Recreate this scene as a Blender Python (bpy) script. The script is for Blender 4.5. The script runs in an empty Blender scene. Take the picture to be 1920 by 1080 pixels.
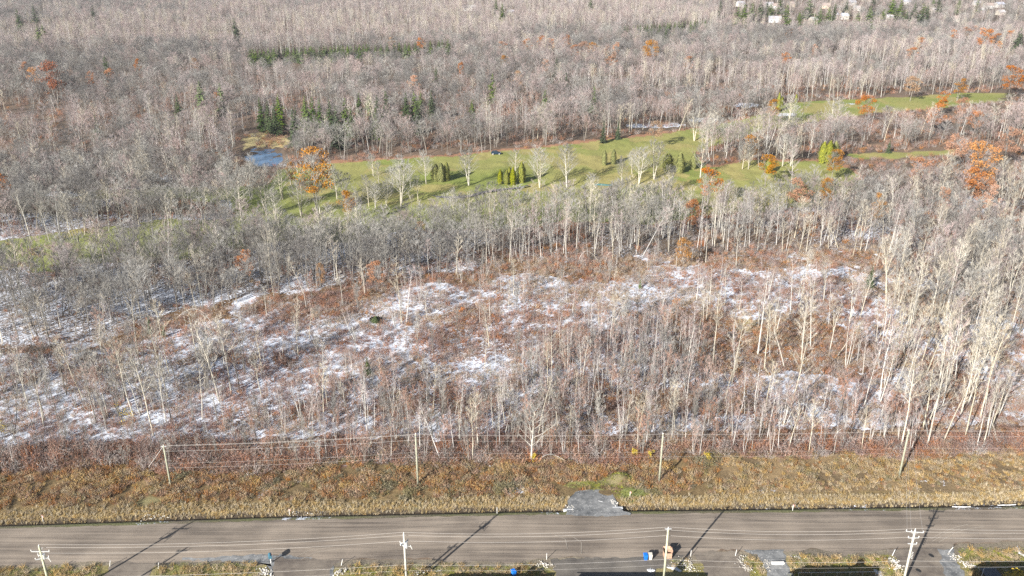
import bpy, math, random
import numpy as np
from mathutils import Vector, Matrix, Euler

# ------------------------------------------------------------------ camera, sky, sun
F_PX, CAM_H, PITCH = 1600.0, 96.0, math.radians(23.03)
scene = bpy.context.scene
cam_d = bpy.data.cameras.new('camera'); cam = bpy.data.objects.new('camera', cam_d)
scene.collection.objects.link(cam)
cam_d.sensor_width = 36.0; cam_d.lens = F_PX / 1920 * 36
cam_d.clip_start = 1; cam_d.clip_end = 20000
cam.location = (0, 0, CAM_H); cam.rotation_euler = (math.pi / 2 - PITCH, 0, 0)
scene.camera = cam
SUN_EL, SUN_AZ = math.radians(24.4), math.radians(36.6)      # shadows run forward, 36.6 deg to the right
world = bpy.data.worlds.new('World'); scene.world = world; world.use_nodes = True
wn = world.node_tree.nodes; wl = world.node_tree.links
bg = wn['Background']; sky = wn.new('ShaderNodeTexSky'); sky.sky_type = 'NISHITA'; sky.sun_disc = False
sky.sun_elevation = SUN_EL; sky.sun_rotation = math.pi + SUN_AZ
sky.air_density = 1.0; sky.dust_density = 1.0
wl.new(sky.outputs[0], bg.inputs[0]); bg.inputs[1].default_value = 0.05
sd = bpy.data.lights.new('sun', 'SUN'); sd.energy = 5.0; sd.angle = math.radians(0.5); sd.color = (1, .96, .90)
sun = bpy.data.objects.new('sun', sd); scene.collection.objects.link(sun)
SDIR = Vector((math.sin(SUN_AZ) * math.cos(SUN_EL), math.cos(SUN_AZ) * math.cos(SUN_EL), -math.sin(SUN_EL)))
sun.rotation_euler = SDIR.to_track_quat('-Z', 'Y').to_euler()
scene.view_settings.view_transform = 'Standard'; scene.view_settings.look = 'None'
scene.view_settings.gamma = 1; scene.view_settings.exposure = 1.12
scene.cycles.use_denoising = False
scene.cycles.max_bounces = 5; scene.cycles.diffuse_bounces = 3

R = random.Random(7)
C = scene.collection
th_c, th_s = math.cos(PITCH), math.sin(PITCH)

def G(px, py, z=0.0):
    """point of the place at height z seen at photo pixel (1920 wide)"""
    dx = (px - 960) / F_PX; dy = (540 - py) / F_PX
    d = (dx, th_c + dy * th_s, -th_s + dy * th_c); t = (CAM_H - z) / -d[2]
    return Vector((d[0] * t, d[1] * t, z))
def PX(x, y, z=0.0):
    v = z - CAM_H; d = y * th_c - v * th_s; u = y * th_s + v * th_c
    return 960 + F_PX * x / d, 540 - F_PX * u / d
def scale_at(y): return F_PX / (y * th_c + CAM_H * th_s)     # photo pixels per metre

def vnoise(x, y, s, seed=0):
    x = np.asarray(x, float) / s + seed * 17.31 + 1000; y = np.asarray(y, float) / s + seed * 9.73 + 1000
    xi = np.floor(x); yi = np.floor(y); fx = x - xi; fy = y - yi
    fx = fx * fx * (3 - 2 * fx); fy = fy * fy * (3 - 2 * fy)
    def h(a, b):
        v = np.sin(a * 127.1 + b * 311.7 + seed * 3.7) * 43758.5453; return v - np.floor(v)
    return (h(xi, yi) * (1 - fx) + h(xi + 1, yi) * fx) * (1 - fy) + (h(xi, yi + 1) * (1 - fx) + h(xi + 1, yi + 1) * fx) * fy
def fbm(x, y, s, seed=0, o=3):
    t = 0; a = 1; n = 0
    for k in range(o): t = t + a * vnoise(x, y, s / 2 ** k, seed + k); n += a; a *= .55
    return t / n
def inpoly(px, py, poly):
    px = np.asarray(px, float); py = np.asarray(py, float); r = np.zeros(px.shape, bool)
    n = len(poly)
    for i in range(n):
        x0, y0 = poly[i]; x1, y1 = poly[(i + 1) % n]
        if y0 == y1: continue
        c = ((y0 > py) != (y1 > py)) & (px < (x1 - x0) * (py - y0) / (y1 - y0) + x0)
        r ^= c
    return r
def lin(pts, x):
    return np.interp(x, [p[0] for p in pts], [p[1] for p in pts])

# ------------------------------------------------------------------ the layout (photo pixel outlines laid on the ground)
FAR_E = [(-400, 1003), (0, 992), (250, 984), (500, 976), (960, 966), (1440, 961), (1920, 954), (2400, 948)]
NEAR_E = [(-400, 1066), (0, 1058), (200, 1050), (500, 1044), (720, 1052), (960, 1050), (1200, 1040), (1440, 1034), (1680, 1031), (1800, 1022), (1920, 1016), (2400, 1006)]
GOLF = [(-250, 545), (0, 520), (200, 492), (450, 464), (700, 440), (960, 426), (1200, 413), (1400, 400), (1540, 385), (1625, 350), (1600, 322),
        (1570, 305), (1500, 302), (1400, 300), (1330, 314), (1300, 285), (1400, 255), (1450, 238), (1400, 222), (1300, 243), (1180, 258),
        (960, 282), (850, 293), (610, 306), (520, 320), (500, 345), (420, 352), (300, 352), (120, 362), (120, 374), (300, 368), (420, 385),
        (440, 408), (300, 415), (240, 430), (100, 442), (-250, 465)]
EXCL = [[(1590, 282), (1900, 278), (2040, 300), (2040, 345), (1900, 358), (1620, 366), (1540, 385)], [(1440, 215), (1900, 170), (1960, 190), (1900, 238), (1700, 250), (1500, 262)], [(440, 246), (546, 246), (552, 350), (445, 350)]]
GOLF2 = [(1380, 232), (1480, 192), (1640, 186), (1790, 176), (1900, 174), (1870, 192), (1700, 208), (1600, 218), (1500, 232), (1440, 245)]
GOLF3 = [(1590, 290), (1790, 281), (1805, 291), (1620, 299)]
POND = [(455, 283), (480, 276), (530, 280), (532, 300), (515, 311), (480, 312), (458, 300)]
REEDS = [(455, 262), (480, 248), (530, 250), (545, 262), (535, 278), (480, 275), (456, 282)]
CLEAR_T = [(-300, 690), (0, 655), (200, 622), (420, 575), (640, 548), (860, 515), (1000, 484), (1200, 490), (1350, 478), (1640, 474), (1700, 520), (1760, 560), (2300, 560)]
THICK_E = [(-300, 893), (0, 888), (500, 874), (1000, 864), (1500, 852), (1920, 846), (2300, 842)]
THICK_T = [(-300, 830), (450, 815), (520, 780), (600, 745), (700, 715), (860, 755), (960, 720), (1040, 640), (1120, 600), (1300, 610), (1340, 750), (1500, 765), (1700, 752), (1760, 640), (1920, 560), (2300, 520)]
ORANGEP = [(1300, 600), (1400, 585), (1560, 600), (1660, 640), (1640, 680), (1500, 700), (1360, 695), (1290, 650)]
PAD = [(1062, 967), (1064, 945), (1068, 932), (1080, 922), (1105, 918), (1130, 919), (1148, 927), (1156, 938), (1157, 951), (1168, 960), (1185, 963), (1180, 967), (1120, 970)]
farw = [G(*p) for p in FAR_E]; nearw = [G(*p) for p in NEAR_E]
def farY(x): return np.interp(x, [p.x for p in farw], [p.y for p in farw])
def nearY(x): return np.interp(x, [p.x for p in nearw], [p.y for p in nearw])
MOUND = G(1163, 900)
def Z(x, y):
    x = np.asarray(x, float); y = np.asarray(y, float)
    d = y - farY(x)
    px, py = PX(x, y)
    pad = ((px > 1058) & (px < 1160)).astype(float)
    z = -0.75 * np.exp(-((d - 1.9) / .75) ** 2) * (1 - pad)
    veg = np.clip((d - 3) / 4, 0, 1)
    z = z + veg * (fbm(x, y, 6, 3) - .5) * .9 + np.clip((y - 200) / 200, 0, 1) * (fbm(x, y, 60, 5) - .5) * 1.5 * np.clip((900 - y) / 300, 0, 1)
    m = np.hypot((x - MOUND.x) / 2.6, (y - MOUND.y) / 1.9)
    z = z + 1.45 * np.clip(1 - m, 0, 1) ** .9
    return z

# ------------------------------------------------------------------ object helpers
def tag(o, label=None, cat=None, group=None, kind=None):
    if label: o['label'] = label
    if cat: o['category'] = cat
    if group: o['group'] = group
    if kind: o['kind'] = kind
    return o
def empty(name, loc, rz=0.0, sc=1.0, rx=0.0, ry=0.0):
    o = bpy.data.objects.new(name, None); C.objects.link(o); o.empty_display_size = .2
    o.location = loc; o.rotation_euler = (rx, ry, rz); o.scale = (sc, sc, sc) if not isinstance(sc, tuple) else sc
    return o
class MB:
    def __init__(s): s.v = []; s.f = []; s.m = []
    def face(s, pts, m=0):
        n = len(s.v); s.v.extend([tuple(p) for p in pts]); s.f.append(tuple(range(n, n + len(pts)))); s.m.append(m)
    def tube(s, pts, rad, sides=5, m=0, cap=True):
        pts = [Vector(p) for p in pts]; base = len(s.v); n = len(pts)
        for i, p in enumerate(pts):
            d = (pts[min(i + 1, n - 1)] - pts[max(i - 1, 0)])
            if d.length < 1e-6: d = Vector((0, 0, 1))
            d.normalize(); a = d.orthogonal() if abs(d.z) < .95 else d.cross(Vector((0, 1, 0)))
            a.normalize(); b = d.cross(a)
            for k in range(sides):
                t = 2 * math.pi * k / sides
                s.v.append(tuple(p + (a * math.cos(t) + b * math.sin(t)) * rad[i]))
        for i in range(n - 1):
            for k in range(sides):
                k2 = (k + 1) % sides
                s.f.append((base + i * sides + k, base + i * sides + k2, base + (i + 1) * sides + k2, base + (i + 1) * sides + k)); s.m.append(m)
        if cap:
            s.f.append(tuple(base + (n - 1) * sides + k for k in range(sides))); s.m.append(m)
            s.f.append(tuple(base + k for k in reversed(range(sides)))); s.m.append(m)
    def twig(s, a, b, w, m=0, rnd=R):
        a = Vector(a); b = Vector(b); d = b - a
        n = d.cross(Vector((rnd.uniform(-1, 1), rnd.uniform(-1, 1), rnd.uniform(-1, 1))))
        if n.length < 1e-6: return
        n.normalize(); n *= w / 2
        s.face((a - n, a + n, b), m)
    def box(s, c, d, m=0, rz=0.0):
        cx, cy, cz = c; hx, hy, hz = d[0] / 2, d[1] / 2, d[2] / 2; cs, sn = math.cos(rz), math.sin(rz)
        n = len(s.v)
        for dz in (-hz, hz):
            for dx, dy in ((-hx, -hy), (hx, -hy), (hx, hy), (-hx, hy)):
                s.v.append((cx + dx * cs - dy * sn, cy + dx * sn + dy * cs, cz + dz))
        for q in ((3, 2, 1, 0), (4, 5, 6, 7), (0, 1, 5, 4), (1, 2, 6, 5), (2, 3, 7, 6), (3, 0, 4, 7)):
            s.f.append(tuple(n + k for k in q)); s.m.append(m)
    def mesh(s, name, mats):
        me = bpy.data.meshes.new(name); me.from_pydata(s.v, [], s.f); me.update()
        for mt in (mats if isinstance(mats, (list, tuple)) else [mats]): me.materials.append(mt)
        if max(s.m, default=0) > 0: me.polygons.foreach_set('material_index', s.m)
        return me
    def build(s, name, mats, parent=None, smooth=False):
        me = s.mesh(name, mats)
        if smooth: me.polygons.foreach_set('use_smooth', [True] * len(me.polygons))
        o = bpy.data.objects.new(name, me); C.objects.link(o)
        if parent: o.parent = parent
        return o

# ------------------------------------------------------------------ materials
MATS = {}
def mat(name, col, rough=.85, var=.25, scale=6.0, rnd=0.0, col2=None, metal=0.0, trans=0.0, spec=.3):
    if name in MATS: return MATS[name]
    m = bpy.data.materials.new(name); m.use_nodes = True; n = m.node_tree.nodes; l = m.node_tree.links
    b = n['Principled BSDF']; b.inputs['Roughness'].default_value = rough; b.inputs['Metallic'].default_value = metal
    b.inputs['Specular IOR Level'].default_value = spec
    tc = n.new('ShaderNodeTexCoord'); nz = n.new('ShaderNodeTexNoise'); nz.inputs['Scale'].default_value = scale; nz.inputs['Detail'].default_value = 4
    l.new(tc.outputs['Object'], nz.inputs['Vector'])
    mx = n.new('ShaderNodeMix'); mx.data_type = 'RGBA'
    c2 = col2 or tuple(c * (1 - var) for c in col)
    c1 = col if col2 else tuple(min(1, c * (1 + var)) for c in col)
    mx.inputs['A'].default_value = (*c2, 1); mx.inputs['B'].default_value = (*c1, 1)
    rp = n.new('ShaderNodeMapRange'); rp.inputs['From Min'].default_value = .35; rp.inputs['From Max'].default_value = .65
    l.new(nz.outputs['Fac'], rp.inputs['Value']); l.new(rp.outputs[0], mx.inputs['Factor'])
    out = mx.outputs['Result']
    if rnd:
        oi = n.new('ShaderNodeObjectInfo'); hs = n.new('ShaderNodeHueSaturation')
        a = n.new('ShaderNodeMapRange'); a.inputs['To Min'].default_value = 1 - rnd; a.inputs['To Max'].default_value = 1 + rnd
        l.new(oi.outputs['Random'], a.inputs['Value']); l.new(a.outputs[0], hs.inputs['Value'])
        mu = n.new('ShaderNodeMath'); mu.operation = 'MULTIPLY'; mu.inputs[1].default_value = 7.31
        fr = n.new('ShaderNodeMath'); fr.operation = 'FRACT'
        l.new(oi.outputs['Random'], mu.inputs[0]); l.new(mu.outputs[0], fr.inputs[0])
        s2 = n.new('ShaderNodeMapRange'); s2.inputs['To Min'].default_value = .7; s2.inputs['To Max'].default_value = 1.35
        l.new(fr.outputs[0], s2.inputs['Value']); l.new(s2.outputs[0], hs.inputs['Saturation'])
        l.new(out, hs.inputs['Color']); out = hs.outputs['Color']
    l.new(out, b.inputs['Base Color'])
    MATS[name] = m; return m

M_PALE = mat('pale bark', (.55, .51, .42), .8, scale=3, rnd=.2, col2=(.38, .35, .29))
M_GREY = mat('grey bark', (.27, .25, .22), .9, scale=3, rnd=.35, col2=(.16, .145, .13))
M_BIRCH = mat('white bark', (.60, .58, .54), .8, scale=4, rnd=.18, col2=(.38, .365, .34))
M_TW_PALE = mat('pale twigs', (.44, .40, .33), .9, scale=1, rnd=.22)
M_TW_GREY = mat('grey twigs', (.28, .27, .25), .9, scale=1, rnd=.34)
M_TW_DARK = mat('dark twigs', (.17, .16, .155), .9, scale=1, rnd=.3)
M_TW_RED = mat('reddish twigs', (.35, .23, .185), .9, scale=1, rnd=.28)
M_TW_ROSE = mat('mauve twigs', (.33, .272, .262), .9, scale=1, rnd=.3)
M_OAK = mat('orange oak leaves', (.43, .20, .09), .8, scale=1.2, rnd=.22, col2=(.30, .13, .06))
M_OAKB = mat('brown oak leaves', (.38, .20, .065), .8, scale=1.2, rnd=.12, col2=(.27, .135, .045))
M_RED = mat('dark red leaves', (.30, .09, .03), .8, scale=1.2, col2=(.18, .055, .02))
M_YEL = mat('yellow leaves', (.52, .42, .05), .7, scale=2, col2=(.38, .26, .03))
M_SPR = mat('spruce needles', (.075, .105, .035), .8, scale=1.5, rnd=.25, col2=(.04, .065, .025))
M_SPRL = mat('pine needles', (.135, .18, .05), .8, scale=1.5, rnd=.25, col2=(.075, .115, .035))
M_CED = mat('cedar foliage', (.26, .26, .05), .8, scale=1.5, rnd=.12, col2=(.13, .15, .035))
M_POLE = mat('treated pole wood', (.50, .50, .36), .85, scale=2, col2=(.36, .36, .26))
M_POLER = mat('aged pole wood', (.38, .38, .28), .85, scale=2, col2=(.26, .26, .20))
M_POLEG = mat('weathered pole wood', (.56, .54, .48), .85, scale=2, col2=(.40, .38, .33))
M_GALV = mat('galvanised metal', (.62, .63, .64), .45, .08, metal=.4)
M_PORC = mat('pale porcelain', (.78, .78, .76), .3, .05)
M_WIRED = mat('dull wire', (.42, .38, .36), .6, .05)
M_WIRE = mat('aluminium wire', (.66, .62, .58), .5, .05, metal=.2)

# ------------------------------------------------------------------ ground
def grow(a, b, step, g, end):
    v = [b]; s = step
    while v[-1] < end: s *= g; v.append(v[-1] + s)
    return v
xs_c = list(np.arange(-120, 120.01, .55)); xp = grow(0, xs_c[-1], .55, 1.035, 5000)[1:]
XS = np.array([-x for x in reversed(xp)] + xs_c + xp)
ys = list(np.arange(60, 260, .5)); yy = grow(0, ys[-1], .5, 1.012, 1300)[1:]; yy2 = grow(0, yy[-1], yy[-1] - yy[-2], 1.12, 9000)[1:]
yb = [60 - k for k in (400, 250, 160, 100, 60, 35, 20, 10, 4)]
YS = np.array(yb + ys + yy + yy2)
gx, gy = np.meshgrid(XS, YS); gx = gx.ravel(); gy = gy.ravel()
gz = Z(gx, gy)
gpx, gpy = PX(gx, np.maximum(gy, 1.0))
wamp = 1.0
wk = np.clip((gy - 150) / 30, 0, 1) * (gy < 290); wx = gx + (fbm(gx, gy, 5, 11) - .5) * 6 + wk * (fbm(gx, gy, 18, 13) - .5) * 26; wy = gy + (fbm(gx, gy, 5, 12) - .5) * 6 + wk * (fbm(gx, gy, 18, 14) - .5) * 22
wpx, wpy = PX(wx, np.maximum(wy, 1.0))
N = len(gx)
col = np.zeros((N, 4), np.float32); snow = np.zeros(N)
def put(mask, c, c2=None, s=12, seed=1):
    if c2 is None: col[mask, :3] = c; return
    t = np.clip((fbm(gx[mask], gy[mask], s, seed) - .3) / .4, 0, 1)[:, None]
    col[mask, :3] = np.array(c) * (1 - t) + np.array(c2) * t
front = gpy > -1e9
put(front, (.13, .10, .075), (.20, .14, .10), 25, 2)                   # forest litter
snow[:] = np.clip((fbm(gx, gy, 40, 21) - .47) * 2.2, 0, .5) * (gy < 700)
far_forest = wpy < 300; snow[far_forest] *= .6
belt = (wpy > 400) & (wpy < lin(CLEAR_T, wpx)); snow[belt] = .30 + .35 * fbm(gx[belt], gy[belt], 14, 31)
snow[belt & (wpx > 900)] -= .12
clear = (wpy >= lin(CLEAR_T, wpx)) & (gpy < 900)
put(clear, (.17, .095, .065), (.22, .135, .085), 9, 4)
sn = fbm(gx, gy, 16, 41); snow[clear] = np.clip(.58 + (sn[clear] - .5) * .95, 0, 1)
# brighter snow fields
for (cx, cy, rx, ry, a) in ((400, 650, 150, 40, .34), (600, 700, 200, 60, .20), (300, 730, 160, 60, .22), (100, 790, 160, 35, .25), (1000, 700, 160, 60, .15), (560, 735, 60, 20, .25),
                            (1120, 520, 150, 30, .26), (900, 590, 200, 40, .24), (1540, 510, 100, 28, .30), (1480, 718, 200, 26, .33), (1700, 640, 90, 70, .2), (1280, 540, 120, 30, .2)):
    e = np.exp(-((wpx - cx) / rx) ** 2 - ((wpy - cy) / ry) ** 2); snow += a * .42 * e * clear
op = inpoly(wpx, wpy, ORANGEP); put(op, (.20, .135, .08), (.16, .105, .07), 8, 6); snow[op] = np.minimum(snow[op], .36)
tuft = np.exp(-((gpx - 1400) / 30) ** 2 - ((gpy - 610) / 14) ** 2) > .4; col[tuft, :3] = (.42, .33, .16)
for (cx, cy, rx, ry) in ((430, 690, 110, 22), (520, 690, 60, 25)):
    e = np.exp(-((wpx - cx) / rx) ** 2 - ((wpy - cy) / ry) ** 2) > .5; col[e, :3] = (.14, .085, .065); snow[e] *= .6
edge = (wpy > lin(CLEAR_T, wpx) - 4) & (wpy < lin(CLEAR_T, wpx) + 26) & (fbm(gx, gy, 10, 8) > .42)
put(edge, (.19, .12, .065), (.16, .10, .055), 5, 9); snow[edge] = .3
thick = (wpy > lin(THICK_T, wpx)) & (wpy < lin(THICK_E, wpx)); snow[thick] = np.clip(snow[thick] + .03, 0, .80)
redb = (wpy > lin(THICK_E, wpx) - 50) & (wpy < lin(THICK_E, wpx) + 5); put(redb, (.14, .085, .065), (.18, .115, .08), 7, 14); snow[redb] *= .45
verge = (wpy >= lin(THICK_E, wpx)) & (gy > farY(gx))
put(verge, (.24, .17, .085), (.15, .11, .06), 5, 15); snow[verge] = np.clip((fbm(gx[verge], gy[verge], 5, 51) - .62) * 2.0, 0, .4)
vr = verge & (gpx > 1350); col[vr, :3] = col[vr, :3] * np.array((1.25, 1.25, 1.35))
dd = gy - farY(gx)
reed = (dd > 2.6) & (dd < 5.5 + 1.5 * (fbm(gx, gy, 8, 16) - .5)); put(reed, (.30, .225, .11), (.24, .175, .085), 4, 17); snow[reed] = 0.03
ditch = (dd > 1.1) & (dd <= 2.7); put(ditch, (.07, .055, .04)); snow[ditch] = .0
ds = ditch & ((gpx > 1380) | ((gpx > 255) & (gpx < 320)) | ((gpx > 540) & (gpx < 620)) | ((gpx > 1000) & (gpx < 1060))); snow[ds] = .5 * fbm(gx[ds], gy[ds], 2.5, 78)
sh = (dd > -.2) & (dd <= 1.1); put(sh, (.17, .17, .085), (.19, .16, .12), 6, 18); snow[sh] = .04
s2 = sh & ((gpx > 1400) & (vnoise(gx, gy, 7, 19) > .52)); snow[s2] = .55 * fbm(gx[s2], gy[s2], 2.5, 79)
for (a, b) in ((255, 325), (530, 620), (1010, 1050), (1790, 1850), (1870, 1910)): 
    q = sh & (gpx > a) & (gpx < b); snow[q] = .50 * fbm(gx[q], gy[q], 1.5, 77) + .15
# green patches beside the gravel pad
for (cx, cy, rx, ry, c) in ((1180, 930, 26, 9, (.19, .215, .08)), (1100, 905, 40, 8, (.24, .23, .09)), (300, 945, 60, 10, (.22, .195, .10)), (780, 940, 40, 9, (.21, .18, .10)), (1160, 905, 30, 10, (.20, .17, .09))):
    e = (np.exp(-((wpx - cx) / rx) ** 2 - ((wpy - cy) / ry) ** 2) > .45) & (dd > 2.4); col[e, :3] = c
lawn = (gy < nearY(gx) + .3); put(lawn, (.23, .20, .075), (.30, .25, .13), 5, 61); snow[lawn] = np.clip((fbm(gx[lawn], gy[lawn], 3, 62) - .72) * 3, 0, .5)
dirt = lawn & (gy > nearY(gx) - .6 - 2.6 * fbm(gx, gy, 4, 63)); put(dirt, (.20, .17, .13), (.27, .23, .17), 4, 64)
golf = inpoly(wpx, wpy, GOLF) | inpoly(wpx, wpy, GOLF2) | inpoly(wpx, wpy, GOLF3)
put(golf, (.215, .25, .065), (.30, .285, .10), 26, 71); snow[golf] = 0
gd = golf & (fbm(gx, gy, 14, 72) > .62); col[gd, :3] = (.33, .29, .11)
gl = golf & (gpy > 385 - .0 * gpx) & (fbm(gx, gy, 20, 73) > .4); col[gl, :3] = (.24, .26, .085)
fr = (inpoly(wpx, wpy - 5, GOLF) & ~golf); col[fr, :3] = (.36, .20, .12)
fr = (inpoly(wpx, wpy + 4, GOLF) & ~golf & (gpx > 500)); col[fr, :3] = (.33, .18, .11)
rd = inpoly(wpx, wpy, REEDS); col[rd, :3] = (.50, .41, .20); snow[rd] = 0
for (cx, cy, rx, ry) in ((1400, 198, 26, 5), (1475, 215, 22, 4), (1600, 195, 10, 2), (1230, 235, 60, 5), (1320, 225, 30, 5), (420, 385, 16, 12), (120, 365, 40, 6)):
    e = np.exp(-((gpx - cx) / rx) ** 2 - ((gpy - cy) / ry) ** 2) > .4; snow[e] = .55
hole = inpoly(gpx, gpy, POND); gz[hole] -= .5
col[:, 3] = 1
nx, ny = len(XS), len(YS)
me = bpy.data.meshes.new('ground'); me.vertices.add(N)
me.vertices.foreach_set('co', np.stack([gx, gy, gz], 1).astype(np.float32).ravel())
ii, jj = np.meshgrid(np.arange(nx - 1), np.arange(ny - 1)); a = (jj * nx + ii).ravel()
quads = np.stack([a, a + 1, a + nx + 1, a + nx], 1).astype(np.int32); nf = len(quads)
me.loops.add(nf * 4); me.loops.foreach_set('vertex_index', quads.ravel())
me.polygons.add(nf); me.polygons.foreach_set('loop_start', np.arange(0, nf * 4, 4, dtype=np.int32))
me.polygons.foreach_set('use_smooth', np.ones(nf, bool))
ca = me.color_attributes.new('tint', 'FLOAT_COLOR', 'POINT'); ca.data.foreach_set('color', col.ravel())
sa = me.attributes.new('snow', 'FLOAT', 'POINT'); sa.data.foreach_set('value', np.clip(snow, 0, 1).astype(np.float32))
me.update(); me.validate()
gm = bpy.data.materials.new('ground'); gm.use_nodes = True; n = gm.node_tree.nodes; l = gm.node_tree.links
b = n['Principled BSDF']; b.inputs['Roughness'].default_value = .95; b.inputs['Specular IOR Level'].default_value = .1
geo = n.new('ShaderNodeNewGeometry')
def noise_node(sc, det=4, rough=.6):
    z = n.new('ShaderNodeTexNoise'); z.inputs['Scale'].default_value = sc; z.inputs['Detail'].default_value = det; z.inputs['Roughness'].default_value = rough
    l.new(geo.outputs['Position'], z.inputs['Vector']); return z
at = n.new('ShaderNodeAttribute'); at.attribute_name = 'tint'
asn = n.new('ShaderNodeAttribute'); asn.attribute_name = 'snow'
n1 = noise_node(2.5, 7, .8); n2 = noise_node(.9, 4, .6)
mr = n.new('ShaderNodeMapRange'); mr.inputs['From Min'].default_value = .3; mr.inputs['From Max'].default_value = .7; mr.inputs['To Min'].default_value = .55; mr.inputs['To Max'].default_value = 1.45
l.new(n1.outputs['Fac'], mr.inputs['Value'])
vm = n.new('ShaderNodeVectorMath'); vm.operation = 'SCALE'; l.new(at.outputs['Color'], vm.inputs[0]); l.new(mr.outputs[0], vm.inputs['Scale'])
add = n.new('ShaderNodeMath'); add.operation = 'MULTIPLY_ADD'; add.inputs[1].default_value = .28; l.new(n2.outputs['Fac'], add.inputs[0])
m6 = n.new('ShaderNodeMath'); m6.operation = 'MULTIPLY'; m6.inputs[1].default_value = .72; l.new(n1.outputs['Fac'], m6.inputs[0]); l.new(m6.outputs[0], add.inputs[2])
# snow where noise + snow amount passes the threshold
sm = n.new('ShaderNodeMath'); sm.operation = 'MULTIPLY_ADD'; sm.inputs[1].default_value = .40; l.new(asn.outputs['Fac'], sm.inputs[0]); l.new(add.outputs[0], sm.inputs[2])
ms = n.new('ShaderNodeMapRange'); ms.inputs['From Min'].default_value = .68; ms.inputs['From Max'].default_value = .70
l.new(sm.outputs[0], ms.inputs['Value'])
mix = n.new('ShaderNodeMix'); mix.data_type = 'RGBA'; mix.inputs['B'].default_value = (.70, .74, .82, 1)
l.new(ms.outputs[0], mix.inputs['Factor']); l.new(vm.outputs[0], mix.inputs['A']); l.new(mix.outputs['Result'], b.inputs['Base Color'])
bp = n.new('ShaderNodeBump'); bp.inputs['Strength'].default_value = .7; bp.inputs['Distance'].default_value = .25; l.new(n1.outputs['Fac'], bp.inputs['Height']); l.new(bp.outputs[0], b.inputs['Normal'])
me.materials.append(gm)
ground = bpy.data.objects.new('ground', me); C.objects.link(ground); tag(ground, kind='structure')

# ------------------------------------------------------------------ sheets: road, drives, pad, pond, paths
def rough_mat(name, c1, c2, sx, sy, rough=.9, fine=8.0, speck=None):
    m = bpy.data.materials.new(name); m.use_nodes = True; n = m.node_tree.nodes; l = m.node_tree.links
    b = n['Principled BSDF']; b.inputs['Roughness'].default_value = rough; b.inputs['Specular IOR Level'].default_value = .15
    g = n.new('ShaderNodeNewGeometry'); mp = n.new('ShaderNodeMapping'); mp.inputs['Scale'].default_value = (sx, sy, 1); mp.inputs['Rotation'].default_value = (0, 0, math.radians(-1.2))
    l.new(g.outputs['Position'], mp.inputs['Vector'])
    a = n.new('ShaderNodeTexNoise'); a.inputs['Scale'].default_value = 1; a.inputs['Detail'].default_value = 6; a.inputs['Roughness'].default_value = .65; l.new(mp.outputs[0], a.inputs['Vector'])
    f = n.new('ShaderNodeTexNoise'); f.inputs['Scale'].default_value = fine; f.inputs['Detail'].default_value = 5; l.new(g.outputs['Position'], f.inputs['Vector'])
    p = n.new('ShaderNodeTexNoise'); p.inputs['Scale'].default_value = .13; p.inputs['Detail'].default_value = 3; l.new(g.outputs['Position'], p.inputs['Vector'])
    ad = n.new('ShaderNodeMath'); ad.operation = 'MULTIPLY_ADD'; ad.inputs[1].default_value = .5; l.new(a.outputs['Fac'], ad.inputs[0])
    a2 = n.new('ShaderNodeMath'); a2.operation = 'MULTIPLY_ADD'; a2.inputs[1].default_value = .2; l.new(f.outputs['Fac'], a2.inputs[0])
    a3 = n.new('ShaderNodeMath'); a3.operation = 'MULTIPLY'; a3.inputs[1].default_value = .3; l.new(p.outputs['Fac'], a3.inputs[0]); l.new(a3.outputs[0], a2.inputs[2]); l.new(a2.outputs[0], ad.inputs[2])
    r = n.new('ShaderNodeValToRGB'); r.color_ramp.elements[0].position = .40; r.color_ramp.elements[0].color = (*c1, 1); r.color_ramp.elements[1].position = .60; r.color_ramp.elements[1].color = (*c2, 1)
    l.new(ad.outputs[0], r.inputs[0]); out = r.outputs[0]
    if speck:
        v = n.new('ShaderNodeTexVoronoi'); v.inputs['Scale'].default_value = speck[1]; l.new(g.outputs['Position'], v.inputs['Vector'])
        w = n.new('ShaderNodeMapRange'); w.inputs['From Min'].default_value = .25; w.inputs['From Max'].default_value = .1; l.new(v.outputs['Distance'], w.inputs['Value'])
        k = n.new('ShaderNodeMix'); k.data_type = 'RGBA'; k.inputs['B'].default_value = (*speck[0], 1); l.new(w.outputs[0], k.inputs['Factor']); l.new(out, k.inputs['A']); out = k.outputs['Result']
    l.new(out, b.inputs['Base Color'])
    bp = n.new('ShaderNodeBump'); bp.inputs['Strength'].default_value = .4; bp.inputs['Distance'].default_value = .08; l.new(f.outputs['Fac'], bp.inputs['Height']); l.new(bp.outputs[0], b.inputs['Normal'])
    return m
M_ROAD = rough_mat('packed dirt', (.135, .113, .094), (.33, .275, .22), .035, 1.25)
M_DRIVE = rough_mat('worn drive surface', (.125, .105, .09), (.27, .23, .185), .35, .35)
M_GRAV = rough_mat('blue grey gravel', (.10, .105, .11), (.29, .29, .285), .8, .8, speck=((.42, .42, .41), 2.0))
M_PAVE = rough_mat('dark asphalt', (.105, .095, .085), (.20, .18, .155), .3, .3)
M_WATER = mat('pond water', (.13, .21, .33), .15, .1, spec=.6)

def sheet(name, outline, z, m, jit=.35, step=.7, seed=3, parent=None):
    rr = random.Random(seed); pts = []
    for i, p in enumerate(outline):
        q = outline[(i + 1) % len(outline)]; d = (Vector(q[:2]) - Vector(p[:2])); k = max(1, int(d.length / step))
        for t in range(k):
            c = Vector(p[:2]) + d * (t / k); pts.append((c.x + rr.uniform(-jit, jit), c.y + rr.uniform(-jit, jit), z))
    m_ = MB(); m_.face(pts); o = m_.build(name, m); tag(o, kind='structure'); return o
road_pts = [(p.x, p.y) for p in nearw] + [(p.x, p.y) for p in reversed(farw)]
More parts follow.
